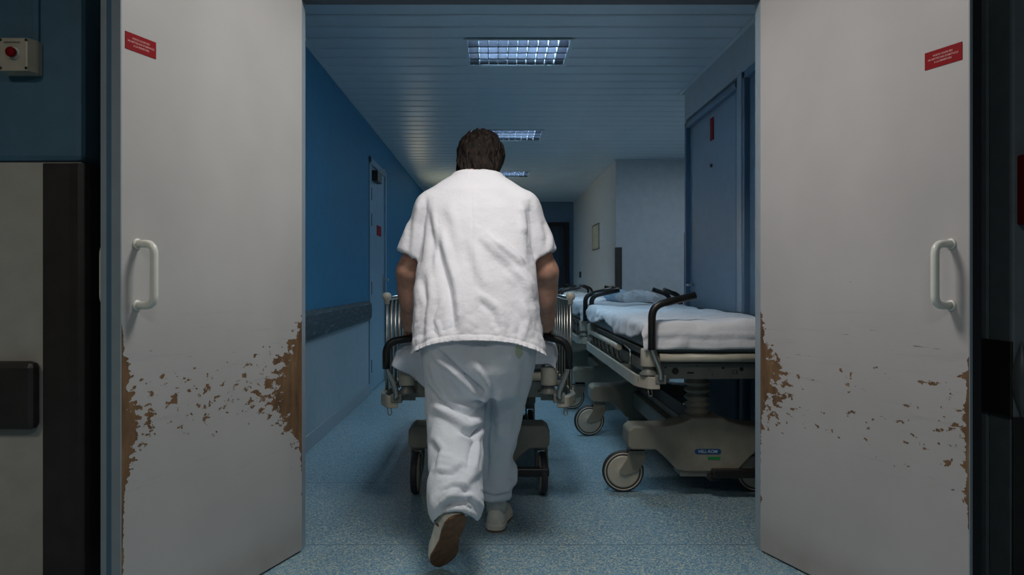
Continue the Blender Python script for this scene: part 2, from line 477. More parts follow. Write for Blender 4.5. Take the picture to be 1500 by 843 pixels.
# corridor end with a dark doorway
we = struct('wall_far', MB().box((XL-.12, YE, 2.10), (XR+.12, YE+.12, H+.1)).box((XL-.12, YE, 0), (-.55, YE+.12, 2.1)).box((1.36, YE, 0), (XR+.12, YE+.12, 2.1)), M['frame_blue'],
            label='dark blue wall closing the far end of the corridor', cat='wall')
MB().box((1.28, YE-.04, 0), (1.36, YE+.14, 2.12)).box((-.60, YE-.04, 0), (-.52, YE+.14, 2.12)).box((-.52, YE-.04, 2.06), (1.28, YE+.14, 2.12)).build('frame', M['dark'], we)
struct('wall_far_room', MB().box((-1.3, YE+2.4, 0), (2.0, YE+2.5, 2.6)).box((-1.4, YE+.1, 0), (-1.3, YE+2.5, 2.6)).box((2.0, YE+.1, 0), (2.1, YE+2.5, 2.6)).box((-1.4, YE+.1, 2.6), (2.1, YE+2.5, 2.7)), M['door_blue'],
       label='dim blue room beyond the far doorway', cat='wall')
fl = struct('door_5', MB().box((1.02, YE+.9, .01), (1.26, YE+.94, 2.03)), M['frame_blue'], label='half open dark blue door beyond the far doorway', cat='door')
MB().box((1.03, YE+.89, .35), (1.25, YE+.90, 1.15)).build('blue_panel', M['wall_blue'], fl)  # panel in the stronger wall blue on the far door

# corridor doors
d = struct('door_3', MB().box((XR+.02, 4.61, .008), (XR+.06, 5.80, 2.20)), M['door_blue'], bevel=.002, label='wide blue grey door on the near right wall with a narrow red label', cat='door')
MB().box((XR-.012, 4.57, 0), (XR+.10, 4.61, 2.24)).box((XR-.012, 5.80, 0), (XR+.10, 5.84, 2.24)).box((XR-.012, 4.57, 2.20), (XR+.10, 5.84, 2.24)).build('door_frame', M['frame_blue'], d, .003)
tag(MB().box((XR+.014, 5.17, 2.00), (XR+.02, 5.24, 2.15)).build('label_plate', M['red'], d), 'narrow red label near the top of the door')
MB().lathe([(.012, 0), (.012, .01), (0, .012)], (XR+.02, 5.22, 1.83), 'x', 12, Matrix.Scale(-1, 3, (1,0,0))).build('peephole', M['screw'], d)
MB().tube(fillet([(XR+.02, 5.70, 1.02), (XR-.03, 5.70, 1.02), (XR-.03, 5.60, 1.02)], .02), .009).build('lever_handle', M['steel'], d)
d = struct('door_4', MB().box((XR+.02, 3.34, .008), (XR+.06, 4.44, 2.22)), M['door_blue'], bevel=.002, label='blue grey door on the near right wall mostly hidden by the right leaf', cat='door')
MB().box((XR-.012, 3.30, 0), (XR+.10, 3.34, 2.26)).box((XR-.012, 4.44, 0), (XR+.10, 4.48, 2.26)).box((XR-.012, 3.30, 2.22), (XR+.10, 4.48, 2.26)).build('door_frame', M['frame_blue'], d, .003)
struct('trim_6', MB().box((XR-.016, 4.483, .868), (XR, 4.567, 2.265)), M['jamb'], bevel=.002, label='pale vertical strip between the two doors of the near right wall', cat='trim')
d = struct('door_6', MB().box((XL-.05, 7.18, .008), (XL-.006, 8.12, 2.14)), M['door_pale'], bevel=.002, label='pale blue grey door on the left corridor wall with a steel lever', cat='door')
MB().box((XL-.1, 7.10, 0), (XL+.012, 7.18, 2.20)).box((XL-.1, 8.12, 0), (XL+.012, 8.20, 2.20)).box((XL-.1, 7.10, 2.14), (XL+.012, 8.20, 2.20)).build('door_frame', M['door_pale'], d, .003)
for z in (1.86, 1.62, .98, .25):
    MB().box((XL-.004, 7.185, z-.06), (XL+.014, 7.215, z+.06)).build('hinge', M['screw'], d, .002)
MB().box((XL-.006, 7.32, 2.00), (XL+.05, 7.60, 2.10)).build('door_closer', M['screw'], d, .004)
MB().tube([(XL+.03, 7.45, 2.1), (XL+.05, 7.75, 2.16), (XL+.0, 7.95, 2.165)], .008).build('closer_arm', M['steel'], d)
tag(MB().box((XL-.006, 7.62, 1.50), (XL-.002, 7.90, 1.60)).build('label_plate', M['red'], d), 'small faded red label on the door')
hd = MB().tube(fillet([(XL-.006, 8.05, 1.06), (XL+.05, 8.05, 1.06), (XL+.05, 7.93, 1.06)], .02), .010)
hd.cbox((XL-.002, 8.05, 1.02), (.008, .04, .20)); hd.build('lever_handle', M['steel'], d)

# hall walls around the doorway
YW = 2.45
JL, JR = -.749, 1.03
o = struct('wall_hall_left', MB().box((-4.2, YW, 1.43), (-1.31, YW+.12, 2.6)).box((-1.43, YW+.12, 1.43), (-1.31, YD, 2.6)), M['hall_blue'], bevel=.02, label='dark blue hall wall left of the doorway with grey lower panel', cat='wall')
MB().box((-4.2, YW, 0), (-1.31, YW+.12, 1.43)).box((-1.43, YW+.12, 0), (-1.31, YD, 1.43)).build('lower_panel', M['hall_panel'], o, .008)
o = struct('wall_hall_right', MB().box((1.64, YW, 0), (4.2, YW+.12, 2.6)).box((1.64, YW+.12, 0), (1.76, YD, 2.6)), M['hall_right'], bevel=.01, label='dark hall wall right of the doorway', cat='wall')
struct('wall_door', MB().box((-1.43, YD, 0), (JL-.05, YD+.075, 2.6)).box((JR+.05, YD, 0), (1.76, YD+.075, 2.6)).box((JL-.05, YD, 2.18), (JR+.05, YD+.075, 2.6)), M['hall_dark'], label='wall holding the double doorway', cat='wall')
struct('trim_7', MB().box((JL-.05, YD-.012, 0), (JL-.004, YD+.07, 2.20)).box((JR+.004, YD-.012, 0), (JR+.05, YD+.07, 2.20)), M['jamb'], bevel=.003, label='grey steel frame around the double doorway', cat='door frame')
struct('ceiling_hall', MB().box((-4.2, -1.6, 2.6), (4.2, YD+.05, 2.7)), M['hall_ceiling'], label='plain ceiling of the hall in front of the doorway', cat='ceiling')
struct('wall_hall_sides', MB().box((-4.3, -1.6, 0), (-4.2, YD, 2.6)).box((4.2, -1.6, 0), (4.3, YD, 2.6)).box((-4.3, -1.7, 0), (4.3, -1.6, 2.6)), M['hall_dark'], label='side and rear walls of the hall around the camera', cat='wall')
# corner guards and bumpers of the hall
g1 = MB().prism([(-1.43, YW), (-1.43, YW-.010), (-1.345, YW-.012), (-1.315, YW-.016), (-1.298, YW-.006), (-1.292, YW+.015), (-1.296, YW+.10), (-1.31, YW+.10), (-1.31, YW)], 'z', 0, 1.425)
struct('trim_12', MB().box((JL-.004, YD-.0, 2.150), (JR+.004, YD+.07, 2.20)), M['hall_dark'], bevel=.003, label='dark head of the door frame across the top of the picture', cat='door frame')
struct('trim_8', g1, M['guard'], bevel=.003, label='tall dark brown corner guard left of the left door leaf', cat='corner guard')
g1 = MB().box((-1.9, YW-.045, .585), (-1.436, YW, .80)); struct('trim_9', g1, M['guard'], bevel=.02, label='short dark bumper block on the grey panel at the far left', cat='bumper rail')
struct('trim_10', MB().prism([(1.64, YW), (1.64, YW-.008), (1.72, YW-.008), (1.72, YW)], 'z', 0, .62).box((1.63, YW-.008, .62), (1.64, YW+.5, .86)), M['guard'], bevel=.002, label='dark guard strip beside the right door leaf', cat='corner guard')
n = 14
lens = [( .035*math.sin(math.pi*t/n), .62+.24*t/n) for t in range(n+1)]
mbl = MB()
vs = []; 
for i in range(n+1):
    r = .034*math.sin(math.pi*i/n)+.001
    for k in range(9):
        th = math.pi*k/8
        vs.append((1.662-.9*r*math.cos(th)+.004, YW-.008-.9*r*math.sin(th), .62+.24*i/n))
fs = [(i*9+k, i*9+k+1, (i+1)*9+k+1, (i+1)*9+k) for i in range(n) for k in range(8)]
mbl.add(vs, fs, True)
struct('trim_11', mbl, plain('grey_end_cap', (.12, .13, .13), .4), label='grey rounded end of the bumper rail at the far right edge', cat='bumper rail')

# ------------------------------------------------------------------ the two door leaves
TX = 19.2
def make_leaf(name, side, hinge_x, thick, mat, label, ztop=2.17):
    # local: x from the hinges (0) to the free edge (.89); visible face at y=0; body on the far side
    s = side
    W = .89
    # far side direction: for the left leaf the body lies to -X of the world
    r = MB().box((0, 0, .008), (W, thick-.012, ztop)).build(name, mat)
    ang = math.radians(-90-TX) if s < 0 else math.radians(-90+TX)
    r.location = (hinge_x, YD-.005, 0); r.rotation_euler = (0, 0, ang)
    tag(r, label, 'door', kind='structure')
    return r
def face_y(side): return 1
# left leaf: local +x points from the hinge toward the camera; rotate -90-TX => direction (-sin, -cos): to the left and near
L = make_leaf('door_1', -1, JL, .072, M['leaf_left'], 'open left door leaf, pale grey, brown wood bared along its hinge side')
R_ = make_leaf('door_2', 1, JR, .045, M['leaf_right'], 'open right door leaf, pale pinkish grey, fewer brown chips than the left leaf')
# body must lie away from the passage. direction of local +y after rotation:
for leaf, side, thick in ((L, -1, .072), (R_, 1, .045)):
    ly = Vector((-math.sin(leaf.rotation_euler.z), math.cos(leaf.rotation_euler.z), 0))
    away = -1 if side < 0 else 1
    sg = 1 if ly.x*away > 0 else -1
    if sg < 0:
        for v in leaf.data.vertices: v.co.y = -v.co.y
        bm = bmesh.new(); bm.from_mesh(leaf.data); bmesh.ops.reverse_faces(bm, faces=bm.faces); bm.to_mesh(leaf.data); bm.free()
    W = .89; y = lambda v: sg*v      # y<0 side is the visible face
    def bx(a, b): return ((a[0], min(y(a[1]), y(b[1])), a[2]), (b[0], max(y(a[1]), y(b[1])), b[2]))
    if side < 0:
        lo, hi = bx((W, .0, .008), (W+.004, .033, 2.172)); MB().box(lo, hi).build('edge_strip', M['jamb'], leaf, .001)
        lo, hi = bx((W, .033, .008), (W-.004+.006, .055, 2.172)); MB().box(lo, hi).build('edge_groove', M['frame_blue'], leaf)
        lo, hi = bx((W, .052, .008), (W+.004, .072, 2.172)); MB().box(lo, hi).build('edge_strip', M['jamb'], leaf, .001)
    else:
        lo, hi = bx((W, .0, .008), (W+.003, .011, 2.172)); MB().box(lo, hi).build('edge_strip', M['jamb'], leaf, .001)
        lo, hi = bx((W, .011, .008), (W+.002, .045, 2.172)); MB().box(lo, hi).build('edge_seal', M['dark'], leaf)
    # handles on both faces
    hx, z0, z1 = W-.055, .982, 1.158
    for k, off in enumerate((0, thick-.012)):
        dirn = -1 if k == 0 else 1
        p = [(hx, y(off), z1), (hx, y(off+dirn*.062), z1), (hx, y(off+dirn*.062), z0), (hx, y(off), z0)]
        h = MB().tube(fillet(p, .032, 6), .0115, 14)
        h.lathe([(.016, 0), (.016, .004), (.012, .006)], (hx, y(off), z1), 'y', 16, Matrix.Scale(-1 if y(dirn) < 0 else 1, 3, (0,1,0)))
        h.lathe([(.016, 0), (.016, .004), (.012, .006)], (hx, y(off), z0), 'y', 16, Matrix.Scale(-1 if y(dirn) < 0 else 1, 3, (0,1,0)))
        h.build('handle', M['ivory'], leaf)
    # red fire door sign
    sx0, sx1 = (W-.128, W-.012) if side < 0 else (W-.143, W-.020)
    zt, zb = (1.755, 1.706) if side < 0 else (1.727, 1.676)
    lo, hi = bx((sx0, -.0015, zb), (sx1, 0, zt))
    sgn = MB().box(lo, hi).build('sign', M['red'], leaf)
    tag(sgn, 'small red sign with three lines of pale lettering')
    cx, cz = (sx0+sx1)/2, (zt+zb)/2
    # lettering faces local -y*sg; text X axis chosen so it reads left to right
    nrm = Vector((0, -sg, 0)); upv = Vector((0, 0, 1)); xv = upv.cross(nrm)
    Mx = Matrix((xv, upv, nrm)).transposed().to_4x4(); Mx.translation = Vector((cx, y(-.0019), cz))
    text_mesh('lettering', "PORTE COUPE FEU\nNE METTEZ PAS D'OBSTACLE\nA LA FERMETURE", .0076, M['sign_ink'], sgn, Mx, .0002, spacing=1.3)

# ------------------------------------------------------------------ wall things of the hall
e = empty('emergency_button', (-1.488, YW, 1.755)); tag(e, 'grey wall box with a red push button on the dark blue wall', 'button')
MB().box((-.054, -.030, -.054), (.054, 0, .052)).build('back_box', M['cream'], e, .004)
MB().prism([(-.054, -.030), (.054, -.030), (.040, -.060), (-.046, -.060)], 'z', -.052, .051).build('front_cover', M['cream'], e, .003)
MB().lathe([(.019, -.064), (.019, -.060)], (.0, 0, .002), 'y', 24).build('button_collar', M['ivory'], e)
MB().lathe([(.009, -.064), (.009, -.070), (.015, -.072), (.0155, -.080), (.013, -.085), (0, -.086)], (.0, 0, .002), 'y', 24).build('push_button', M['red'], e)
for x in (-.042, .037):
    for z in (-.043, .044):
        MB().lathe([(.0045, -.060), (.0045, -.0615), (0, -.062)], (x, 0, z), 'y', 10).build('screw', M['screw'], e)
Mx = Matrix(((1,0,0),(0,0,1),(0,-1,0))).transposed().to_4x4()
Mx = Matrix.Rotation(math.pi/2, 4, 'X'); Mx.translation = (-.008, -.0605, .036)
text_mesh('lettering', "DESENFUMAGE", .0075, M['ink'], e, Mx)
tag(MB().box((-1.462, YW-.012, 1.807), (-1.442, YW, 2.6)).build('cable_duct', M['hall_blue'], None, .002), 'slim blue painted cable duct rising from the button box', 'cable duct')
e = empty('fire_alarm_box', (1.70, YW, 1.34)); tag(e, 'red box on the dark wall at the far right edge', 'alarm box')
MB().box((-.045, -.05, -.11), (.06, 0, .11)).build('case', M['red'], e, .006)
MB().box((-.03, -.053, -.05), (.045, -.05, .06)).build('cover', M['ivory'], e, .002)
e = empty('notice_board', (XR, 11.0, 1.67)); tag(e, 'small framed notice board on the pale far right wall', 'notice board')
MB().box((-.012, -.33, -.17), (0, .33, .17)).build('board', plain('faded_board', (.40, .42, .33), .6), e, .002)
fb = MB().box((-.02, -.34, -.18), (0, -.32, .18)).box((-.02, .32, -.18), (0, .34, .18)).box((-.02, -.34, -.18), (0, .34, -.165)).box((-.02, -.34, .165), (0, .34, .18))
fb.build('frame', M['steel'], e)
tag(MB().box((XR-.03, 12.92, 1.10), (XR, 13.02, 1.20)).build('wall_switch', M['screw'], None, .004), 'small dark switch on the far right wall near the dark doorway', 'switch')

# ------------------------------------------------------------------ hospital stretchers
def caster(root, x, y, swivel, parts_mat='beige'):
    # swivel 0: wheel plane parallel to local x-z (seen as a disc from the end), 90: seen edge-on
    R = .103
    a = math.radians(swivel)
    Mt = Matrix.Translation((x, y, 0)) @ Matrix.Rotation(a, 4, 'Z')
    off = -.062
    fk = MB()
    # fork: two curved cheeks and a stem
    for s in (-1, 1):
        fk.prism([(-.035, .225), (.045, .225), (.05, .17), (.01, .105), (off+.004, .085), (off-.022, .095), (off-.020, .115), (-.045, .17)], 'y', s*.026-.004, s*.026+.004, Mt)
    fk.prism([(-.035, .205), (.045, .205), (.045, .235), (-.035, .235)], 'y', -.03, .03, Mt)
    c = fk.build('caster', M[parts_mat], root, .005)
    m = MB(); m.lathe([(.012, .205), (.012, .26)], (0, 0, 0), 'z', 12, Mt.to_3x3())
    for i in range(len(m.v)): m.v[i] = (m.v[i][0]+x, m.v[i][1]+y, m.v[i][2])
    m.build('stem', M['steel'], c)
    def whl(prof, name, mat):
        m = MB(); m.lathe(prof, (0, 0, 0), 'y', 32)
        m.v = [tuple(Mt @ Vector((v[0]+off, v[1], v[2]+R))) for v in m.v]
        m.build(name, mat, c)
    whl([(.080, -.010), (.080, -.0155), (.086, -.017), (.0861, -.010)], 'rim_groove', M['tyre'])
    whl([(.094, -.015), (.099, -.016), (R, -.008), (R, .008), (.099, .016), (.094, .015)], 'tyre', M['tyre'])
    whl([(.0, -.023), (.016, -.023), (.020, -.018), (.070, -.021), (.079, -.019), (.081, -.013), (.086, -.013), (.087, -.018), (.094, -.017), (.0945, -.010), (.0945, .010), (.094, .017), (.087, .018), (.086, .013), (.081, .013), (.079, .019), (.070, .021), (.020, .018), (.016, .023), (0, .023)], 'wheel_disc', M['cream'])

def drape(a, b, top, U, V, seed, amp=.0075, nu=84, nv=190, r=.03, hem=None, tuck=.0, name='bed_sheet'):
    # cloth lying on a mattress of half sizes a x b and hanging over its edges by U-a / V-b
    vs = []; fs = []
    rnd = random.Random(seed)
    ph = [rnd.uniform(0, 6.28) for _ in range(8)]
    for j in range(nv+1):
        v = -V+2*V*j/nv
        for i in range(nu+1):
            t = i/nu*2-1
            Uv = U*(1+.10*mnoise.noise((v*1.4+seed, seed*3.1, 0))) if hem is None else hem(v, 1 if t > 0 else -1)
            u = t*Uv
            du = max(0, abs(u)-a); dv = max(0, abs(v)-b)
            su = 1 if u > 0 else -1; sv = 1 if v > 0 else -1
            D = math.hypot(du, dv)
            def arc(d):  # horizontal advance, drop
                q = r*math.pi/2
                if d < q: th = d/r; return r*math.sin(th), r*(1-math.cos(th))
                return r, r+(d-q)
            h, drop = arc(D)
            if D > 0: hx, hy = h*du/D, h*dv/D
            else: hx = hy = 0
            x = su*(min(abs(u), a)+hx) if du > 0 else u
            y = sv*(min(abs(v), b)+hy) if dv > 0 else v
            z = top-drop
            nz = mnoise.noise((u*5+seed, v*5, 1.3))*amp*2.2 + mnoise.noise((u*16, v*16+seed, 4))*amp*.7
            if D <= r: z += nz
            rip = (.5+.5*math.sin(v*23+ph[0]+2.2*math.sin(v*7+ph[1])+u*2))*min(1, du/.10)*.022 + abs(nz)*min(1, du/.05)*1.5
            x += su*rip*(1 if du > 0 else 0)
            rip2 = (.5+.5*math.sin(u*15+ph[2]+1.5*math.sin(u*6+ph[3])))*min(1, dv/.10)*.008+abs(nz)*min(1, dv/.05)
            y += sv*rip2*(1 if dv > 0 else 0)
            if D > r: z += mnoise.noise((u*9, v*9, seed))*amp*.8
            if dv > r:   # pressed creases of the folded sheet on the end faces
                q = dv-.075-.018*u
                y += sv*(.007*math.exp(-(q/.010)**2)-.004*math.exp(-((q-.018)/.012)**2)+.004*math.exp(-((u-.16)/.007)**2)+.006*max(0, 1-abs(q+.6*(u+.12))/.05)*(u < 0))
            vs.append((x, y, z))
    W = nu+1
    for j in range(nv):
        for i in range(nu):
            fs.append((j*W+i, j*W+i+1, (j+1)*W+i+1, (j+1)*W+i))
    mb = MB(); mb.add(vs, fs, True)
    return mb

def make_stretcher(dz=0.0, hood=.385, wb=.37, half=1.05, rails='down', swivels=(0, 0, 0, 0), wy=.70, hscale=1.0, hx=.33):
    root = empty('hospital_stretcher', (0, 0, 0))
    hb = half
    # base covers with arms to the casters
    for e in (-1, 1):
        y = e*wy
        top, bot = .345, .232
        P = [(-hood, bot+.015), (-hood, top-.02), (-hood+.025, top), (-.24, top), (-.17, .352), (-.10, .372), (-.075, .388), (.075, .388), (.10, .372), (.17, .352), (.24, top), (hood-.025, top), (hood, top-.02), (hood, bot+.015),
             (hood-.015, bot), (.25, bot), (.21, .20), (.15, .135), (.10, .125), (-.10, .125), (-.15, .135), (-.21, .20), (-.25, bot), (-hood+.015, bot)]
        ys = y+e*.03
        bc = MB().prism(P, 'y', ys-.085, ys+.085).build('base_cover', M['beige'], root, .018, 3)
        # foot pedals
        pd = MB().box((.0, ys-.05, .085), (.05, ys+e*.10, .115)) if e > 0 else MB().box((.0, ys+e*.10, .085), (.05, ys-.0, .115))
        pd.box((.015, ys+e*.10-.03, .105), (.34, ys+e*.10+.02, .145))
        pd.build('brake_pedal', M['black'], root, .006)
        # badge
        yb = ys+e*.0865
        pts = [(.0+ (.052 if c > 0 else -.052)+.013*math.cos(t), .225+.0+.013*math.sin(t)) for c, ts in ((1, (-1.57, -.8, 0, .8, 1.57)), (-1, (1.57, 2.36, 3.14, 3.93, 4.71))) for t in ts]
        MB().prism(pts, 'y', min(yb-e*.002, yb), max(yb-e*.002, yb)).build('badge', M['badge'], bc)
        Mx = Matrix.Rotation(math.pi/2, 4, 'X') if e < 0 else Matrix.Rotation(math.pi, 4, 'Z') @ Matrix.Rotation(math.pi/2, 4, 'X')
        Mx.translation = (.0, yb+e*.0006, .225)
        text_mesh('lettering', 'HILL-ROM', .0205, M['badge_ink'], bc, Mx, .0003)
        yq = yb
        MB().box((.0, min(yq, yq-e*.002), .185), (.06, max(yq, yq-e*.002), .20)).build('sticker', M['green'], bc)
        MB().box((-.13, ys-.07, .10), (.13, ys+.07, .13)).build('base_foot', M['plate'], bc, .004)
        # bellows column
        pr = [(.070, .37)]
        zt = .60+dz; nr = 6; z0 = .385
        for k in range(nr):
            zz = z0+(zt-z0)*k/nr; q = (zt-z0)/nr
            pr += [(.046, zz), (.064, zz+q*.42), (.064, zz+q*.58), (.046, zz+q*.98)]
        pr += [(.05, zt)]
        MB().lathe(pr, (-.022, e*wy, 0), 'z', 28).build('bellows_column', M['beige'], root)
    MB().box((-.10, -wy, .20), (.10, wy, .30)).box((-.06, -wy, .30), (.06, wy, .34)).build('base_beam', M['plate'], root, .01)
    k = 0
    for e in (-1, 1):
        for s in (-1, 1):
            caster(root, s*hx, e*wy, swivels[k]); k += 1
    # deck frame
    zf0, zf1 = .600+dz, .672+dz
    fr = MB()
    for s in (-1, 1):
        fr.box((s*.29-.02, -hb+.06, zf0+.01), (s*.29+.02, hb-.06, zf1-.005))
    for y in (-.5, 0, .5): fr.box((-.29, y-.02, zf0+.01), (.29, y+.02, zf1-.02))
    fr.build('deck_frame', M['plate'], root, .003)
    for e in (-1, 1):
        y = e*(hb-.06)
        ep = MB().prism([(-.34, zf0), (.34, zf0), (.345, zf0+.02), (.335, zf1), (-.335, zf1), (-.345, zf0+.02)], 'y', y-.006, y+.006).build('end_plate', M['plate'], root, .002)
        ys = y+e*.0065
        h = MB()
        h.lathe([(.016, -.0006), (.016, .0006)], (-.20, ys, zf0+.036), 'y', 20)
        for x, z, r in ((-.245, .052, .004), (.02, .05, .006), (.105, .045, .0095), (.23, .05, .005), (-.03, .02, .003), (.28, .03, .004), (-.10, .06, .003)):
            h.lathe([(r, -.0006), (r, .0006)], (x, ys, zf0+z), 'y', 12)
        tag(h.build('plate_holes', M['ink'], ep), kind='stuff')
        MB().box((-.145, ys-.0005, zf0+.024), (-.115, ys+.0005, zf0+.032)).build('sticker', M['ink'], ep)
        Mx = Matrix.Rotation(math.pi/2, 4, 'X') if e < 0 else Matrix.Rotation(math.pi, 4, 'Z') @ Matrix.Rotation(math.pi/2, 4, 'X')
        Mx.translation = (.075*(1), ys+e*.0004, zf0+.030)
        text_mesh('lettering', 'CE', .026, M['ink'], ep, Mx)
        MB().tube([(-.285, e*(hb+.004), .703+dz), (.285, e*(hb+.004), .703+dz)], .019, 14).build('end_bar', M['cream'], root)
        for s in (-1, 1):
            cb = MB().lathe([(.036, .660+dz), (.038, .665+dz), (.038, .735+dz), (.034, .742+dz)], (s*.325, e*(hb-.035), 0), 'z', 20)
            cb.build('corner_post', M['cream'], root)
            MB().lathe([(.042, .620+dz), (.044, .627+dz), (.026, .645+dz), (.026, .66+dz)], (s*.325, e*(hb-.035), 0), 'z', 20).build('corner_roller', M['plate'], root)
            # push handle: bracket low inside, out, up, then bent inward
            xo = wb-.035 if wb > .4 else wb-.045
            yy = e*(hb+.0)
            reach = .20 if s < 0 else .13
            xl = xo-.043
            low = fillet([(s*xl, yy+e*.02, .605+dz), (s*xl, yy+e*.024, .64+dz), (s*xo, yy+e*.03, .745+dz), (s*xo, yy+e*.03, .80+dz)], .03, 4)
            up = fillet([(s*xo, yy+e*.03, .742+dz), (s*xo, yy+e*.036, (.735+.205*hscale)+dz), (s*(xo-reach), yy+e*.012, (.735+.25*hscale)+dz)], .055, 7)
            hn = MB().tube(low, .0135, 12).build('push_handle', M['steel'], root)
            MB().tube(up, .0175, 14).build('grip', M['black'], hn)
            MB().box((s*xl-.025, yy-.022, .585+dz), (s*xl+.025, yy+.022, .625+dz)).build('handle_bracket', M['plate'], root, .004)
    # side bumpers
    for s in (-1, 1):
        pts = [(s*(wb-.085), -hb-.005, 0), (s*(wb-.045), -hb-.008, 0), (s*wb, -hb+.09, 0), (s*wb, hb-.09, 0), (s*(wb-.045), hb+.008, 0), (s*(wb-.085), hb+.005, 0)]
        c = fillet(pts, .04, 4)
        vs = []; fs = []
        for i, p in enumerate(c):
            t = (c[min(i+1, len(c)-1)]-c[max(i-1, 0)]).normalized(); nn = Vector((t.y, -t.x, 0))*.011
            for q, z in ((-1, .560), (1, .565), (1, .612), (-1, .618)):
                vs.append((p.x+nn.x*q, p.y+nn.y*q, z+dz))
        m = len(c)
        for i in range(m-1):
            for q in range(4): fs.append((i*4+q, i*4+(q+1) % 4, (i+1)*4+(q+1) % 4, (i+1)*4+q))
        fs += [(0, 1, 2, 3), ((m-1)*4+3, (m-1)*4+2, (m-1)*4+1, (m-1)*4)]
        MB().add(vs, fs).build('side_bumper', M['cream'], root, .004)
        for y in (-hb+.07, -.4, .1, .55, hb-.07): MB().box((min(s*.29, s*wb), y-.012, .585+dz), (max(s*.29, s*wb), y+.012, .605+dz)).build('bumper_bracket', M['plate'], root)
        MB().tube(fillet([(s*(wb-.05), -hb+.005, .565+dz), (s*(wb-.055), -hb+.005, .53+dz), (s*(wb-.04), -hb+.005, .525+dz), (s*(wb-.035), -hb+.005, .56+dz)], .01, 3), .003, 6).build('drip_hook', M['chrome'], root)
        if rails == 'down':
            x = s*(wb-.025)
            sr = MB().tube([(x, -.30, .685+dz), (x, hb-.12, .685+dz)], .016, 12).build('side_rail', M['cream'], root)
            n = 7
            bm_ = MB().tube(fillet([(x, 0, .68+dz), (x, .02, .62+dz), (x-s*.03, .03, .60+dz)], .02, 3), .008, 8).mesh('rail_bar', M['plate'])
            for q in range(n): link_mesh('rail_bar', bm_, sr, (0, -.26+(hb+.06)*q/(n-1), 0))
            MB().tube(fillet([(x-s*.02, -.38, .70+dz), (x-s*.01, -.42, .71+dz), (x-s*.005, -.62, .70+dz), (x-s*.0, -.64, .63+dz)], .03, 4), .006, 8).build('release_lever', M['chrome'], sr)
        else:
            x = s*(wb-.005)
            y0, y1 = -hb+.20, .60
            zt = .965
            sr = MB().tube(fillet([(x, y0, zt), (x, y1, zt), (x, y1, .60+dz)], .06, 4), .011, 10).build('side_rail', M['chrome'], root)
            n = 9
            bm_ = MB().tube([(x, 0, zt), (x, 0, .56+dz)], .0085, 8).mesh('rail_bar', M['chrome'])
            for q in range(n): link_mesh('rail_bar', bm_, sr, (0, y0+(y1-y0)*q/n, 0))
            MB().tube([(x, y0, .60+dz), (x, y1, .60+dz)], .012, 8).build('rail_foot', M['steel'], sr)
            MB().lathe([(.0, -.034), (.013, -.030), (.013, -.012), (.021, -.004), (.023, .010), (.017, .022), (0, .027)], (x, y0, zt+.005), 'z', 18).build('rail_knob', M['cream'], sr)
    # mattress
    mt = MB().box((-.315, -hb+.03, .725+dz), (.312, hb-.03, .842+dz))
    mt.build('mattress', M['mattress'], root, .03, 3)
    MB().box((-.31, -hb+.07, .690+dz), (.31, hb-.07, .722+dz)).build('deck_panel', M['plate'], root, .004)
    return root

BX = 1.03
s1 = make_stretcher(swivels=(0, 0, 8, 5))
HB = 1.05
def hem1(v, s):
    base = .315+.10
    return base + .05*mnoise.noise((v*2.2, s*3.0, 7.7)) - .035*max(0, min(1, (-.75-v)/.25))
sheet_me = drape(.318, HB-.02, .866, .42, HB-.02+.140, 3, hem=hem1).mesh('bed_sheet', M['sheet'])
pos = [(4.55, 'nearest empty hospital stretcher parked right, cream corner post and black push handle', 'white sheet over the nearest parked stretcher, creased across its end'),
       (7.02, 'second parked hospital stretcher, standing right behind the nearest one', 'white sheet over the second parked stretcher'),
       (9.70, 'third parked hospital stretcher, standing beyond the crumpled linen', 'white sheet over the third parked stretcher'),
       (12.2, 'last parked hospital stretcher, farthest along the right wall', 'white sheet over the farthest parked stretcher')]
for i, (y, lab, sl) in enumerate(pos):
    o = s1 if i == 0 else copy_tree(s1)
    o.location = (BX-(.0, .01, .0, .01)[i], y, 0)
    tag(o, lab, 'stretcher', 'stretchers parked along the right wall')
    sh = link_mesh('bed_sheet', sheet_me, None, (BX-(.0, .01, .0, .01)[i], y, 0))
    m = sh.modifiers.new('thick', 'SOLIDIFY'); m.thickness = .003; m.offset = 1
    tag(sh, sl, 'bed sheet', 'sheets on the parked stretchers')
    if i == 0:
        st = MB()
        for q in range(9): st.cbox((.147+.004*math.sin(q*2), -HB-.0225, .842-.012*q), (.005, .004, .007))
        tag(st.build('stitching', plain('purple_thread', (.20, .05, .12), .7), sh), 'line of purple stitches at the right end')

# pushed stretcher
s2 = make_stretcher(dz=-.085, hood=.345, wb=.445, half=1.0, rails='up', swivels=(88, 93, 90, 90), wy=.62, hscale=.62, hx=.31)
s2.location = (-.078, 4.50, 0)
tag(s2, 'hospital stretcher with raised chrome side rails, pushed by the person in white', 'stretcher')
def hem2(v, s): return .40+.04*mnoise.noise((v*3, s*5.0, 1.7))
sh = link_mesh('bed_sheet', drape(.318, .965, .776, .40, .965+.12, 8, hem=hem2).mesh('bed_sheet', M['sheet']), None, (-.078, 4.50, 0))
m = sh.modifiers.new('thick', 'SOLIDIFY'); m.thickness = .003; m.offset = 1
tag(sh, 'white crumpled sheet on the stretcher being pushed', 'bed sheet')

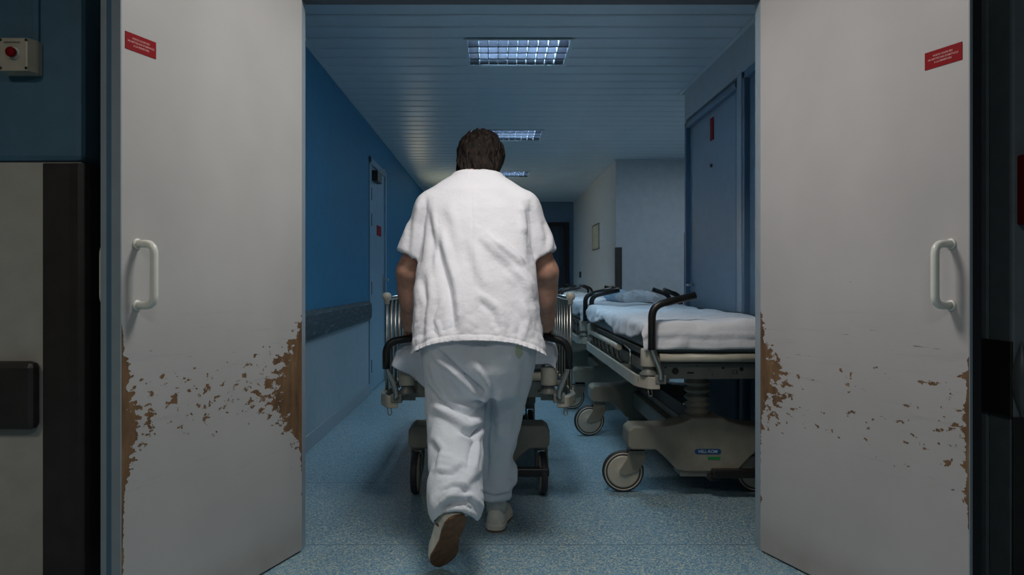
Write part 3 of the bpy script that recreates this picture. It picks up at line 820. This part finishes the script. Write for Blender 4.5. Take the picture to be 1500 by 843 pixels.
# linen hanging off the near left corner of the pushed stretcher
def hang():
    vs = []; fs = []; nu, nv = 26, 22
    for j in range(nv+1):
        t = j/nv
        for i in range(nu+1):
            u = i/nu
            x = -.445+.30*u + .03*t*(u-.5)
            ztop = .735+.03*math.sin(u*3.0)
            depth = .06+.20*min(1, u*1.5)
            z = ztop-depth*t
            y = 3.455-.025*math.sin(u*9+t*2)*t-.012*math.sin(u*21)*t + .04*(1-t)**3
            if t < .15: z += .02*t
            vs.append((x+.078, y-4.5, z))
    W = nu+1
    for j in range(nv):
        for i in range(nu): fs.append((j*W+i, j*W+i+1, (j+1)*W+i+1, (j+1)*W+i))
    return MB().add(vs, fs, True)
hg = hang().build('hanging_sheet', M['trousers'], sh)
m = hg.modifiers.new('thick', 'SOLIDIFY'); m.thickness = .004
tag(hg, 'blue grey corner of the linen hanging over the left end')

# ------------------------------------------------------------------ implicit surfaces (surface nets)
def surface_nets(f, lo, h):
    nx, ny, nz = f.shape
    neg = f < 0
    def c(a, b, cc): return (slice(a, nx-1+a), slice(b, ny-1+b), slice(cc, nz-1+cc))
    cnt = np.zeros((nx-1, ny-1, nz-1), np.int8)
    for a in (0,1):
        for b in (0,1):
            for d_ in (0,1): cnt += neg[c(a, b, d_)]
    act = (cnt > 0) & (cnt < 8)
    idx = -np.ones(act.shape, np.int64)
    I = np.argwhere(act); idx[act] = np.arange(len(I))
    acc = np.zeros((len(I), 3)); wsum = np.zeros(len(I))
    corners = [(a, b, d_) for a in (0,1) for b in (0,1) for d_ in (0,1)]
    for p in corners:
        for ax in range(3):
            if p[ax]: continue
            q = list(p); q[ax] = 1
            fa = f[I[:,0]+p[0], I[:,1]+p[1], I[:,2]+p[2]]; fb_ = f[I[:,0]+q[0], I[:,1]+q[1], I[:,2]+q[2]]
            m = (fa < 0) != (fb_ < 0)
            t = np.where(m, fa/(fa-fb_+1e-12), 0)
            pt = np.tile(np.array(p, float), (len(I), 1)); pt[:, ax] += t
            acc[m] += pt[m]; wsum[m] += 1
    V = (I+acc/wsum[:, None])*h+np.array(lo)
    faces = []
    for ax in range(3):
        b_, c_ = (ax+1) % 3, (ax+2) % 3
        sl0 = [slice(None)]*3; sl1 = [slice(None)]*3
        sl0[ax] = slice(0, -1); sl1[ax] = slice(1, None)
        e = neg[tuple(sl0)] != neg[tuple(sl1)]
        E = np.argwhere(e)
        E = E[(E[:, b_] > 0) & (E[:, c_] > 0) & (E[:, b_] < f.shape[b_]-1) & (E[:, c_] < f.shape[c_]-1)]
        def cell(db, dc):
            q = E.copy(); q[:, b_] -= db; q[:, c_] -= dc
            return idx[q[:,0], q[:,1], q[:,2]]
        quad = np.stack([cell(1,1), cell(0,1), cell(0,0), cell(1,0)], 1)
        s = neg[E[:,0], E[:,1], E[:,2]]
        quad[~s] = quad[~s][:, ::-1]
        faces.append(quad)
    return V, np.concatenate(faces)

class Grid:
    # distance field on one regular grid; every primitive is evaluated only in its own window
    def __init__(s, lo, hi, h):
        s.lo = lo; s.h = h
        s.ax = [np.arange(lo[i], hi[i]+h, h, dtype=np.float32) for i in range(3)]
        s.d = np.full([len(a) for a in s.ax], .2, np.float32)
    def window(s, lo, hi, m=.075):
        w_ = []
        for i in range(3):
            a = max(0, int((lo[i]-m-s.lo[i])/s.h)); b = min(len(s.ax[i]), int((hi[i]+m-s.lo[i])/s.h)+2)
            w_.append(slice(a, max(a+1, b)))
        s.win = tuple(w_)
        s.X = s.ax[0][w_[0]][:, None, None]; s.Y = s.ax[1][w_[1]][None, :, None]; s.Z = s.ax[2][w_[2]][None, None, :]
    def join(s, d, k=.02):
        o = s.d[s.win]; kk = max(k, 1e-6)
        hh = np.maximum(kk-np.abs(o-d), 0)/kk
        s.d[s.win] = np.minimum(o, d)-hh*hh*kk*.25
        return s
    def sub(s, d, k=.01):
        o = s.d[s.win]
        hh = np.maximum(k-np.abs(o+d), 0)/k
        s.d[s.win] = np.maximum(o, -d)+hh*hh*k*.25
        return s
    def cap(s, a, b, r1, r2=None):
        r2 = r1 if r2 is None else r2
        a = np.array(a, float); b = np.array(b, float); ab = b-a; R = max(r1, r2)
        s.window(np.minimum(a, b)-R, np.maximum(a, b)+R)
        t = ((s.X-a[0])*ab[0]+(s.Y-a[1])*ab[1]+(s.Z-a[2])*ab[2])/max(1e-9, ab.dot(ab)); t = np.clip(t, 0, 1)
        return np.sqrt((s.X-a[0]-t*ab[0])**2+(s.Y-a[1]-t*ab[1])**2+(s.Z-a[2]-t*ab[2])**2)-(r1+(r2-r1)*t)
    def ell(s, c, r, R=None):
        m = max(r); s.window([q-m for q in c], [q+m for q in c])
        x, y, z = s.X-c[0], s.Y-c[1], s.Z-c[2]
        if R is not None:
            R = np.array(R)
            x, y, z = (R[0,0]*x+R[1,0]*y+R[2,0]*z), (R[0,1]*x+R[1,1]*y+R[2,1]*z), (R[0,2]*x+R[1,2]*y+R[2,2]*z)
        k0 = np.sqrt((x/r[0])**2+(y/r[1])**2+(z/r[2])**2); k1 = np.sqrt((x/r[0]**2)**2+(y/r[1]**2)**2+(z/r[2]**2)**2)
        return k0*(k0-1)/np.maximum(k1, 1e-6)
    def loft(s, rows, p=2.3):   # rows: (Z, cx, rx, cy, ry) rising
        rows = sorted(rows); zz = [r[0] for r in rows]
        s.window((min(r[1]-r[2] for r in rows), min(r[3]-r[4] for r in rows), zz[0]), (max(r[1]+r[2] for r in rows), max(r[3]+r[4] for r in rows), zz[-1]))
        cx, rx, cy, ry = [np.interp(s.Z, zz, [r[i] for r in rows]).astype(np.float32) for i in (1, 2, 3, 4)]
        q = (np.abs((s.X-cx)/rx)**p+np.abs((s.Y-cy)/ry)**p)**(1/p)
        d = (q-1)*np.minimum(rx, ry)
        d = np.maximum(d, np.maximum(zz[0]-s.Z, s.Z-zz[-1]))
        return d
    def nets(s): return surface_nets(s.d, s.lo, s.h)

def smooth_verts(V, Q, it=2, lam=.5):
    n = len(V)
    e = np.concatenate([Q[:, [0,1]], Q[:, [1,2]], Q[:, [2,3]], Q[:, [3,0]]])
    for _ in range(it):
        acc = np.zeros_like(V); cnt = np.zeros(n)
        for i, j in ((0,1),(1,0)):
            for a in range(3): acc[:, a] += np.bincount(e[:, i], V[e[:, j], a], n)
            cnt += np.bincount(e[:, i], None, n)
        V = V*(1-lam)+lam*acc/np.maximum(cnt, 1)[:, None]
    return V
def normals(V, Q):
    fn = np.cross(V[Q[:,2]]-V[Q[:,0]], V[Q[:,3]]-V[Q[:,1]])
    N = np.zeros_like(V)
    for i in range(4):
        for a in range(3): N[:, a] += np.bincount(Q[:, i], fn[:, a], len(V))
    return N/np.maximum(np.linalg.norm(N, axis=1), 1e-9)[:, None]
def project(V):  # pixel coordinates used only to lay out the creases measured in the photograph
    return np.stack([725+V[:,0]*F/V[:,1], 411-(V[:,2]-CAMZ)*F/V[:,1]], 1)
def fold_disp(P, line, width, amp, asym=0):
    line = np.array(line, float); best = np.full(len(P), 1e9); sg = np.zeros(len(P)); tt = np.zeros(len(P))
    seg = np.linalg.norm(np.diff(line, axis=0), axis=1); tot = seg.sum(); cum = 0
    for i in range(len(line)-1):
        a, b = line[i], line[i+1]; ab = b-a
        t = np.clip(((P-a)@ab)/(ab@ab), 0, 1); q = P-a-t[:, None]*ab; d = np.hypot(q[:,0], q[:,1])
        m = d < best
        best[m] = d[m]; sg[m] = np.sign(ab[0]*q[m,1]-ab[1]*q[m,0]); tt[m] = (cum+t[m]*seg[i])/tot; cum += seg[i]
    x = best*sg/width
    env = np.clip(np.minimum(tt, 1-tt)*5+.12, 0, 1)
    prof = np.exp(-x*x*1.2)
    if asym: prof = prof - asym*np.exp(-(x-1.5)**2*.9)
    return amp*prof*env
def wrinkle(V, amp, sc, seed=0):
    return np.array([mnoise.noise((v[0]*sc[0]+seed, v[1]*sc[1], v[2]*sc[2])) for v in V])*amp
def to_mesh(name, V, Q, mat):
    me = bpy.data.meshes.new(name)
    me.vertices.add(len(V)); me.vertices.foreach_set('co', V.astype(np.float32).ravel())
    me.loops.add(len(Q)*4); me.loops.foreach_set('vertex_index', Q.ravel().astype(np.int32))
    me.polygons.add(len(Q)); me.polygons.foreach_set('loop_start', np.arange(len(Q), dtype=np.int32)*4)
    me.polygons.foreach_set('use_smooth', np.ones(len(Q), bool))
    me.update(); me.validate()
    me.materials.append(mat)
    return me
def cut(V, Q, fn):
    # fn(V) > 0 is kept; vertices just past the cut slide back onto it
    g = fn(V); keep = (g[Q] > 0).any(1); Q = Q[keep]
    used = np.unique(Q); re = -np.ones(len(V), int); re[used] = np.arange(len(used))
    return V[used], re[Q]

MAN = Vector((-.075, 3.10, 0))
man = empty('person', MAN)
tag(man, 'heavy-set person seen from behind, white short-sleeved tunic and pale trousers, leaning forward pushing a stretcher', 'person')
off = np.array(MAN)

CX = -.075
# --- shirt
g = Grid((-.52, 2.74, .70), (.36, 3.62, 1.60), .0062)
rows = [(.70, CX+.013, .262, 3.00, .164), (.78, CX+.013, .258, 3.03, .164), (.86, CX+.007, .251, 3.065, .158), (.98, CX, .246, 3.12, .158), (1.12, CX, .243, 3.19, .152), (1.26, CX-.002, .236, 3.25, .142),
        (1.36, CX-.004, .215, 3.285, .125), (1.44, CX-.005, .155, 3.31, .10), (1.48, CX-.002, .120, 3.35, .088), (1.502, CX-.0, .092, 3.37, .082)]
g.join(g.loft(rows))
for s in (-1, 1):
    sx = CX+s*.185
    g.join(g.cap((CX+s*.045, 3.335, 1.452), (sx, 3.285, 1.36), .068, .072), .06)
    ex = CX+s*.300
    A = np.array((sx, 3.285, 1.355)); B = np.array((ex, 3.27, 1.08)); ax = (B-A)/np.linalg.norm(B-A)
    nrm = ax+np.array((s*.10, 0, 0)); nrm /= np.linalg.norm(nrm); C0 = A+ax*.222
    d = g.cap(A, B, .074, .072)
    d = np.maximum(d, (g.X-C0[0])*nrm[0]+(g.Y-C0[1])*nrm[1]+(g.Z-C0[2])*nrm[2])
    g.join(d, .02)
    g.sub(g.cap(C0-ax*.03, C0+ax*.10, .062), .004)
V, Q = g.nets(); V = smooth_verts(V, Q, 3); N = normals(V, Q); P = project(V)
back = np.clip(-N[:,1]*1.6+.2, 0, 1)
D = np.zeros(len(V))
for line, wd, amp, asym in [
    ([(646, 335), (655, 375), (667, 415), (673, 450), (676, 492)], 7, .013, 1.1),
    ([(630, 400), (633, 440), (628, 480), (630, 512)], 6, .007, .7),
    ([(708, 338), (730, 360), (754, 382), (772, 408), (786, 440)], 6, .012, -1.0),
    ([(728, 352), (748, 370), (768, 388)], 4, .008, -1.0),
    ([(742, 392), (766, 416), (784, 470)], 6, .007, -.8),
    ([(700, 430), (728, 452), (742, 490)], 6, .006, .8),
    ([(776, 292), (781, 330), (785, 390)], 5, -.012, -.6),
    ([(766, 300), (770, 345)], 4, .006, -.8),
    ([(625, 288), (617, 330), (612, 392)], 5, -.012, .6),
    ([(634, 300), (640, 350), (640, 400)], 5, .006, .8),
    ([(614, 410), (622, 450), (614, 495)], 4, .006, -.8),
    ([(690, 350), (700, 390), (716, 430)], 8, .006, .6),
    ([(655, 300), (668, 330), (672, 370)], 8, .004, .5),
    ([(600, 320), (596, 350), (590, 375)], 4, .006, -.8),
    ([(800, 320), (806, 345), (806, 368)], 4, .006, .8),
    ([(650, 440), (640, 470), (650, 500)], 4, .005, .8),
    ([(760, 440), (770, 470), (766, 500)], 5, .006, .8),
    ([(693, 268), (695, 330), (697, 420), (698, 495)], 1.5, .0022, .6)]:
    D += fold_disp(P, line, wd, amp*1.45, asym)*back
low = np.clip((1.02-V[:,2])/.2, 0, 1)
D += wrinkle(V, .006, (7, 7, 3.5), 1)+wrinkle(V, .0065, (22, 22, 14), 5)*(.2+low)+np.abs(wrinkle(V, .006, (34, 34, 26), 9))*low
def hem(V):
    a = np.clip((V[:,0]-CX)/.26, -1.2, 1.2)
    frontback = np.clip((V[:,1]-2.9)/.1, 0, 1)
    return V[:,2]-(.828-.038*a*a-.020*np.clip(np.abs(a)-.55, 0, 1)-.03*(a < -.2)*np.clip(-a-.2, 0, 1)*0-.02*frontback)
D += np.exp(-(np.maximum(hem(V), 0)/.010)**2)*(.0028*np.sin(V[:,0]*330+2*np.sin(V[:,0]*70))+.003)
D -= np.exp(-((hem(V)-.020)/.004)**2)*.0030
V = V+N*D[:, None]
V2, Q2 = cut(V, Q, hem)
hg_ = hem(V2); m = hg_ < 0; V2[m, 2] -= hg_[m]
me = to_mesh('shirt', V2-off, Q2, M['shirt'])
shirt = link_mesh('shirt', me, man); m = shirt.modifiers.new('thick', 'SOLIDIFY'); m.thickness = .004; m.offset = 1
tag(shirt, 'loose white short sleeved tunic, creased across the back')
# stitched hem tape: small tucks along the shirt hem and the sleeve ends
# --- trousers
g = Grid((-.36, 2.58, .08), (.24, 3.44, .98), .0075)
g.join(g.loft([(.60, CX+.01, .150, 3.06, .10), (.70, CX-.0, .190, 3.04, .118), (.78, CX+.0, .204, 3.045, .124), (.85, CX, .200, 3.055, .115), (.93, CX, .17, 3.09, .08)], 2.4))
rl = [(.13, .002, .066, 3.285, .085), (.20, .004, .062, 3.285, .08), (.32, .010, .066, 3.275, .085), (.48, .030, .083, 3.23, .095), (.64, .046, .096, 3.14, .11), (.76, .050, .102, 3.06, .125), (.84, .045, .10, 3.04, .12)]
g.join(g.loft(rl, 2.2), .05)
hipL, kneeL, ankL = (-.165, 3.03, .82), (-.160, 3.075, .555), (-.139, 2.765, .245)
dl = g.cap(hipL, kneeL, .120, .110)
g.join(dl, .02)
g.join(g.cap((-.160, 3.07, .535), ankL, .112, .088), .018)
g.join(g.cap((-.145, 2.82, .30), (-.140, 2.745, .255), .098, .092), .02)
# bunched right cuff
g.join(g.ell((.012, 3.285, .205), (.080, .085, .035)), .02)
g.join(g.ell((.055, 3.29, .235), (.040, .05, .055)), .015)
# bunched left cuff
g.join(g.ell((-.175, 2.77, .245), (.06, .05, .05)), .02)
V, Q = g.nets(); V = smooth_verts(V, Q, 2); N = normals(V, Q); P = project(V)
back = np.clip(-N[:,1]*1.6+.35, 0, 1)
D = np.zeros(len(V))
for line, wd, amp, asym in [
    ([(638, 512), (656, 528), (676, 546), (700, 568), (717, 578)], 4.5, -.020, .7),
    ([(692, 500), (693, 518), (695, 535)], 1.5, -.003, .5),
    ([(698, 530), (708, 548), (717, 568), (719, 590)], 3, .014, -1.0),
    ([(717, 574), (717, 600), (713, 640), (713, 700)], 3.5, -.016, 0),
    ([(630, 560), (645, 580), (662, 588)], 4, .008, .9),
    ([(632, 530), (640, 560), (655, 580)], 5, .007, .8),
    ([(650, 545), (662, 565), (672, 580)], 5, .006, .8),
    ([(629, 600), (642, 594), (662, 606), (684, 622), (708, 612)], 4.0, .013, -1.3),
    ([(656, 588), (676, 600), (700, 604)], 4, .008, .9),
    ([(690, 600), (704, 590), (714, 580)], 4, .009, .8),
    ([(672, 632), (690, 640), (708, 622)], 4, -.012, .6),
    ([(700, 640), (694, 668), (688, 700)], 3.5, .009, .9),
    ([(706, 650), (700, 690), (670, 722), (648, 742)], 5, .011, -.9),
    ([(636, 640), (650, 660), (642, 690)], 5, .006, .9),
    ([(640, 668), (662, 672), (690, 690)], 5, .006, -.8),
    ([(640, 690), (662, 690), (676, 678)], 4, .006, .9),
    ([(640, 745), (660, 730), (690, 728), (706, 745)], 3.5, .010, .9),
    ([(640, 760), (655, 742), (680, 740), (700, 752)], 3, -.010, .6),
    ([(648, 716), (664, 712), (690, 716)], 3.5, .007, .9),
    ([(728, 560), (732, 600), (730, 650)], 6, .008, .8),
    ([(736, 580), (728, 620)], 5, .006, -.8),
    ([(770, 520), (764, 570), (752, 640)], 6, -.006, .5),
    ([(704, 716), (725, 722), (748, 716)], 2.5, .009, .9),
    ([(704, 730), (722, 734), (744, 728)], 2.5, .008, .9),
    ([(706, 742), (726, 745), (742, 741)], 2.2, .007, .9)]:
    D += fold_disp(P, line, wd, amp*1.35, asym)*back
D += wrinkle(V, .005, (8, 8, 5), 11)+wrinkle(V, .005, (20, 20, 14), 15)
V = V+N*D[:, None]
axl = np.array(ankL)-np.array(kneeL); axl /= np.linalg.norm(axl)
def fn(V):
    left = (V[:,1] < 3.0) & (V[:,0] < -.02) & (V[:,2] < .5)
    q = (V[:,0]+.135)/.08
    dL = V[:,2]-(.232-.035*q*q-.35*(V[:,1]-2.74))
    dR = V[:,2]-.125
    return np.where(left, dL, dR)
V, Q = cut(V, Q, fn)
d = fn(V); m = d < 0; V[m, 2] -= d[m]
me = to_mesh('trousers', V-off, Q, M['trousers'])
for_st = None
tr = link_mesh('trousers', me, man); m = tr.modifiers.new('thick', 'SOLIDIFY'); m.thickness = .004; m.offset = 1
tag(tr, 'baggy pale blue trousers with a small green stain on the right hip')

# --- body (one continuous skin mesh: head with face, neck, torso, arms, hands, legs)
g = Grid((-.50, 2.66, .06), (.34, 3.64, 1.74), .0042)
g.join(g.loft([(.80, CX, .16, 3.05, .095), (.95, CX, .20, 3.12, .11), (1.12, CX, .20, 3.20, .11), (1.30, CX, .185, 3.27, .10), (1.40, CX, .14, 3.31, .065), (1.44, CX, .06, 3.345, .045)]))
HW = {}
for s in (-1, 1):
    sh_ = (CX+s*.195, 3.285, 1.37); el = (CX+s*.292, 3.29, 1.09); wr = (CX+s*.300, 3.415, .862)
    g.join(g.cap((CX, 3.31, 1.40), sh_, .055, .06), .05)
    g.join(g.cap(sh_, el, .057, .049), .03)
    g.join(g.cap(el, wr, .049, .037), .03)
    mid = tuple(np.array(el)*.7+np.array(wr)*.3)
    g.join(g.ell(mid, (.045, .047, .11)), .03)
    HW[s] = wr
g.join(g.cap((CX+.005, 3.365, 1.42), (CX+.012, 3.41, 1.53), .055, .058), .03)
g.join(g.cap((-.150, 3.05, .86), (-.160, 3.075, .555), .075, .055), .03)
g.join(g.cap((-.160, 3.07, .545), (-.139, 2.775, .275), .052, .036), .02)
g.join(g.cap((.03, 3.06, .86), (.03, 3.23, .50), .075, .055), .03)
g.join(g.cap((.03, 3.23, .50), (.004, 3.29, .10), .052, .036), .02)
# head at finer resolution, tipped forward; local frame: x right, y face direction, z crown
HC = np.array((CX+.012, 3.455, 1.585))
Rh = np.array(Matrix.Rotation(math.radians(-9), 3, 'Z') @ Matrix.Rotation(math.radians(-28), 3, 'X'))
def hp(x, y, z): return tuple(HC+Rh@np.array((x, y, z)))
g.join(g.ell(hp(0, -.012, .018), (.083, .102, .098), Rh))
g.join(g.ell(hp(0, .028, -.045), (.060, .070, .080), Rh), .04)
g.join(g.cap(hp(0, .062, -.100), hp(0, .075, -.102), .026), .04)                 # chin
g.join(g.cap(hp(0, -.02, -.06), hp(0, -.055, -.13), .058, .056), .03)             # neck
g.join(g.cap(hp(0, .088, .014), hp(0, .118, -.030), .010, .014), .008)           # nose
g.join(g.ell(hp(-.013, .103, -.032), (.009, .010, .008), Rh), .008); g.join(g.ell(hp(.013, .103, -.032), (.009, .010, .008), Rh), .008)
g.join(g.cap(hp(-.045, .078, .030), hp(.045, .078, .030), .012), .02)            # brow
for s in (-1, 1):
    g.sub(g.ell(hp(s*.032, .098, .008), (.016, .014, .010), Rh), .012)           # eye socket
    g.join(g.ell(hp(s*.032, .080, .006), (.012, .012, .010), Rh), .004)          # eyeball
    g.join(g.ell(hp(s*.048, .060, -.028), (.022, .024, .018), Rh), .02)          # cheek
    g.join(g.ell(hp(s*.088, -.010, -.008), (.009, .019, .031), Rh), .008)        # ear
    g.sub(g.ell(hp(s*.097, -.006, -.006), (.006, .010, .018), Rh), .004)
g.join(g.ell(hp(0, .062, -.066), (.034, .034, .030), Rh), .02)                   # mouth area
g.join(g.cap(hp(-.020, .092, -.058), hp(.020, .092, -.058), .0075), .004)        # lips
g.join(g.cap(hp(-.017, .091, -.073), hp(.017, .091, -.073), .0085), .004)
g.sub(g.cap(hp(-.024, .1005, -.0655), hp(.024, .1005, -.0655), .0035), .003)
# hands: palm and five fingers curled around the grips
BARY, BARZ = 3.503, .797
for s in (-1, 1):
    wx, wy_, wz = HW[s]
    hx_ = wx
    # grip bar centre at the hand (inward part of the handle)
    by = 3.50; bz = .733+.25*.62-.085-.012+.02
    g.join(g.cap((wx, wy_-.03, wz+.035), (wx, wy_+.012, wz-.005), .034, .032))
    pal = [(hx_-s*.028, 3.475, bz+.036), (hx_+s*.028, 3.475, bz+.036)]
    for q in (-.03, -.01, .01, .03):
        g.join(g.cap((wx+q*.55, wy_+.012, wz-.004), (hx_+q, by-.002, bz+.031), .017, .0135), .012)
    lens_ = {-.03: (.9, .0085), -.01: (1.0, .0095), .01: (1.0, .0098), .03: (.8, .0092)}
    for q, (ln, rr) in lens_.items():
        Rr = .0185+rr
        angs = [85, 55, 20, -20, -60, -60-40*ln]
        pts = [(hx_+q*1.02, by+Rr*math.cos(math.radians(a)), bz+Rr*math.sin(math.radians(a))) for a in angs]
        for a, b in zip(pts[:-1], pts[1:]): g.join(g.cap(a, b, rr), .003)
    # thumb from the inner side of the palm, closing under the bar from the near side
    tq = -s*.036
    tp = [(hx_+tq*.7, wy_+.030, wz-.012), (hx_+tq*1.15, by-.034, bz+.012), (hx_+tq*1.0, by-.028, bz-.012), (hx_+tq*.6, by-.014, bz-.026)]
    for a, b, r1, r2 in zip(tp[:-1], tp[1:], (.016, .012, .011), (.012, .011, .0095)): g.join(g.cap(a, b, r1, r2), .006)
V, Q = g.nets(); V = smooth_verts(V, Q, 1)
me = to_mesh('body', V-off, Q, M['skin'])
link_mesh('body', me, man)
# eyes
for s in (-1, 1):
    c = Vector(hp(s*.032, .083, .006))-MAN
    c2 = Vector(hp(s*.032, .0815, .004))-MAN
    ey = MB().lathe([(0.0001, -.0105), (.006, -.0085), (.0105, 0), (.006, .0085), (.0001, .0105)], tuple(c2), 'y', 12).build('eye', M['sock'], man)
    c3 = Vector(hp(s*.032, .0915, .001))-MAN
    MB().lathe([(0.0001, -.004), (.0045, -.002), (.0045, .002), (.0001, .004)], tuple(c3), 'y', 12).build('iris', M['black'], ey)
# --- hair
g = Grid(tuple(HC-.16), tuple(HC+.17), .0042)
g.join(g.ell(hp(0, -.018, .024), (.104, .117, .112), Rh))
g.join(g.ell(hp(0, -.050, -.055), (.096, .072, .092), Rh), .03)
g.sub(g.ell(hp(0, .115, -.045), (.10, .098, .092), Rh), .015)
for s in (-1, 1): g.sub(g.ell(hp(s*.112, .005, -.020), (.030, .034, .040), Rh), .012)
g.join(g.ell(hp(0, -.052, -.098), (.078, .050, .060), Rh), .03)
V, Q = g.nets(); V = smooth_verts(V, Q, 2); N = normals(V, Q)
loc = (V-HC)@Rh
ang = np.arctan2(loc[:,0], -(loc[:,1]+.02)); 
sw = [mnoise.noise((a*1.6, l[2]*9, 5.5)) for a, l in zip(ang, loc)]
D = np.array([mnoise.noise((a*5+q*2.5, l[2]*16+3*a, 2.2)) for a, l, q in zip(ang, loc, sw)])*.011
D += np.array([mnoise.noise((a*17+q*9, l[2]*22, 7.1)) for a, l, q in zip(ang, loc, sw)])*.0065
V = V+N*D[:, None]
hr = link_mesh('hair', to_mesh('hair', V-off, Q, M['hair']), man); tag(hr, 'short tousled dark brown hair')

# --- shoes
def make_shoe(H_, T_, upv, name='shoe'):
    H_ = Vector(H_); T_ = Vector(T_); f = (T_-H_); Ln = f.length; f.normalize()
    up = Vector(upv); up = (up-f*up.dot(f)).normalized(); sd = f.cross(up).normalized()
    def W(u, v, w_): return tuple(H_+f*u+sd*v+up*w_-MAN)
    def half(t):  # half width of the sole along its length
        pts = [(0, .008), (.03, .026), (.10, .037), (.25, .040), (.45, .036), (.60, .043), (.74, .051), (.86, .047), (.95, .030), (1.0, .006)]
        return float(np.interp(t, [p[0] for p in pts], [p[1] for p in pts]))
    ts = [0, .01, .03, .06, .1, .17, .25, .35, .45, .55, .65, .74, .82, .88, .93, .97, .99, 1]
    # upper: rings across the foot
    vs = []; fs = []; K = 16
    hts = lambda t: float(np.interp(t, [0, .02, .08, .25, .38, .5, .7, .9, 1], [.030, .060, .082, .088, .092, .080, .060, .044, .018]))
    for t in ts:
        hw = half(t)*.97+.001; hh = hts(t)
        for k in range(K+1):
            th = math.pi*k/K
            cx_, cz_ = math.cos(th), math.sin(th)
            vs.append(W(t*Ln, hw*abs(cx_)**.75*(1 if cx_ > 0 else -1), .016+hh*abs(cz_)**.7))
    for i in range(len(ts)-1):
        for k in range(K): fs.append((i*(K+1)+k, i*(K+1)+k+1, (i+1)*(K+1)+k+1, (i+1)*(K+1)+k))
        fs.append((i*(K+1), (i+1)*(K+1), (i+1)*(K+1)+K, i*(K+1)+K))
    fs.append(tuple(range(K+1))); fs.append(tuple((len(ts)-1)*(K+1)+k for k in reversed(range(K+1))))
    sh = MB().add(vs, fs, True).build(name, M['shoe'], man)
    def slab(w0, w1, grow, mat, nm):
        o_ = [(t*Ln, half(t)+grow) for t in ts]+[(t*Ln, -half(t)-grow) for t in reversed(ts)]
        n_ = len(o_)
        vs = [W(a-(grow if a < .01 else 0)+(grow if a > Ln-.01 else 0), b, w0) for a, b in o_]+[W(a-(grow if a < .01 else 0)+(grow if a > Ln-.01 else 0), b, w1) for a, b in o_]
        fs = [(i, (i+1) % n_, n_+(i+1) % n_, n_+i) for i in range(n_)]+[tuple(reversed(range(n_))), tuple(range(n_, 2*n_))]
        return MB().add(vs, fs).build(nm, mat, sh, .0025)
    slab(.006, .030, .003, M['shoe'], 'midsole')
    tag(slab(0, .009, .0035, M['sole'], 'sole'), 'brown rubber sole')
    # lace band and side tab
    cb = MB()
    for t in (.45, .52, .59):
        p = [W(t*Ln, half(t)*.6*q, .020+hts(t)*(1-.22*q*q)) for q in (-1, -.5, 0, .5, 1)]
        cb.tube(p, .003, 6)
    cb.build('laces', M['sock'], sh)
    m = MB()
    p = [W(.30*Ln, -half(.3)-.001, .035), W(.36*Ln, -half(.36)-.002, .058)]
    m.tube(p, .003, 6); m.build('side_tab', M['sole'], sh)
    return sh
shL = make_shoe((-.128, 2.655, .240), (-.198, 2.815, .010), (-.42, .82, .57))
tag(shL, 'worn cream shoe on the raised left foot, showing its brown sole')
shR = make_shoe((-.002, 3.225, .0), (.035, 3.505, .0), (0, 0, 1))
tag(shR, 'worn cream shoe standing flat on the floor')
# socks
MB().tube([Vector((-.139, 2.745, .285))-MAN, Vector((-.133, 2.715, .225))-MAN], .040, 16).build('sock', M['sock'], man)
MB().tube([Vector((.005, 3.285, .17))-MAN, Vector((.006, 3.28, .07))-MAN], .042, 16).build('sock', M['sock'], man)
# pen clipped in the pocket
tag(MB().tube([(.158, 3.05, .765), (.160, 3.05, .80)], .006, 10).build('pen', M['pen']), 'blue pen tip showing at the right edge of the trousers just under the tunic hem', 'pen')

# ------------------------------------------------------------------ crumpled linen piles on the second stretcher
def crumple(cx, cy, cz, rx, ry, rz, seed, mat, label):
    g = Grid((cx-rx*1.3, cy-ry*1.3, cz-.01), (cx+rx*1.3, cy+ry*1.3, cz+rz*1.9), .012)
    rnd = random.Random(seed)
    for k in range(7):
        a = rnd.uniform(0, 6.28); q = rnd.uniform(.1, .6)
        g.join(g.ell((cx+rx*q*math.cos(a), cy+ry*q*math.sin(a), cz+rz*rnd.uniform(.2, .6)), (rx*rnd.uniform(.35, .6), ry*rnd.uniform(.35, .6), rz*rnd.uniform(.5, .8))), .03)
    V, Q = g.nets(); V = smooth_verts(V, Q, 1); N = normals(V, Q)
    D = wrinkle(V, .035, (9, 9, 9), seed)+wrinkle(V, .018, (24, 24, 24), seed+3)
    V = V+N*D[:, None]; V[:, 2] = np.maximum(V[:, 2], cz)
    o = link_mesh('crumpled_linen', to_mesh('crumpled_linen', V, Q, mat)); tag(o, label, 'linen', 'crumpled linen on the second stretcher')
crumple(1.13, 6.25, .872, .20, .20, .075, 4, M['sheet'], 'crumpled white linen heaped at the near end of the second parked stretcher')
crumple(1.12, 6.75, .872, .16, .16, .085, 9, M['sheet_blue'], 'crumpled light blue linen lying behind the white heap on the second parked stretcher')
area('recess_fill_light', (2.3, 7.5, 2.46), (0, 0, 0), .6, 14, (.72, .86, 1.0))  # added fill to brighten the back wall of the recess, no fixture there
# warm light from an open room on the left near the far end
area('side_room_light', (XL+.05, 10.9, 1.75), (0, math.radians(-90), 0), .35, 8, (1.0, .86, .55), 1.1)
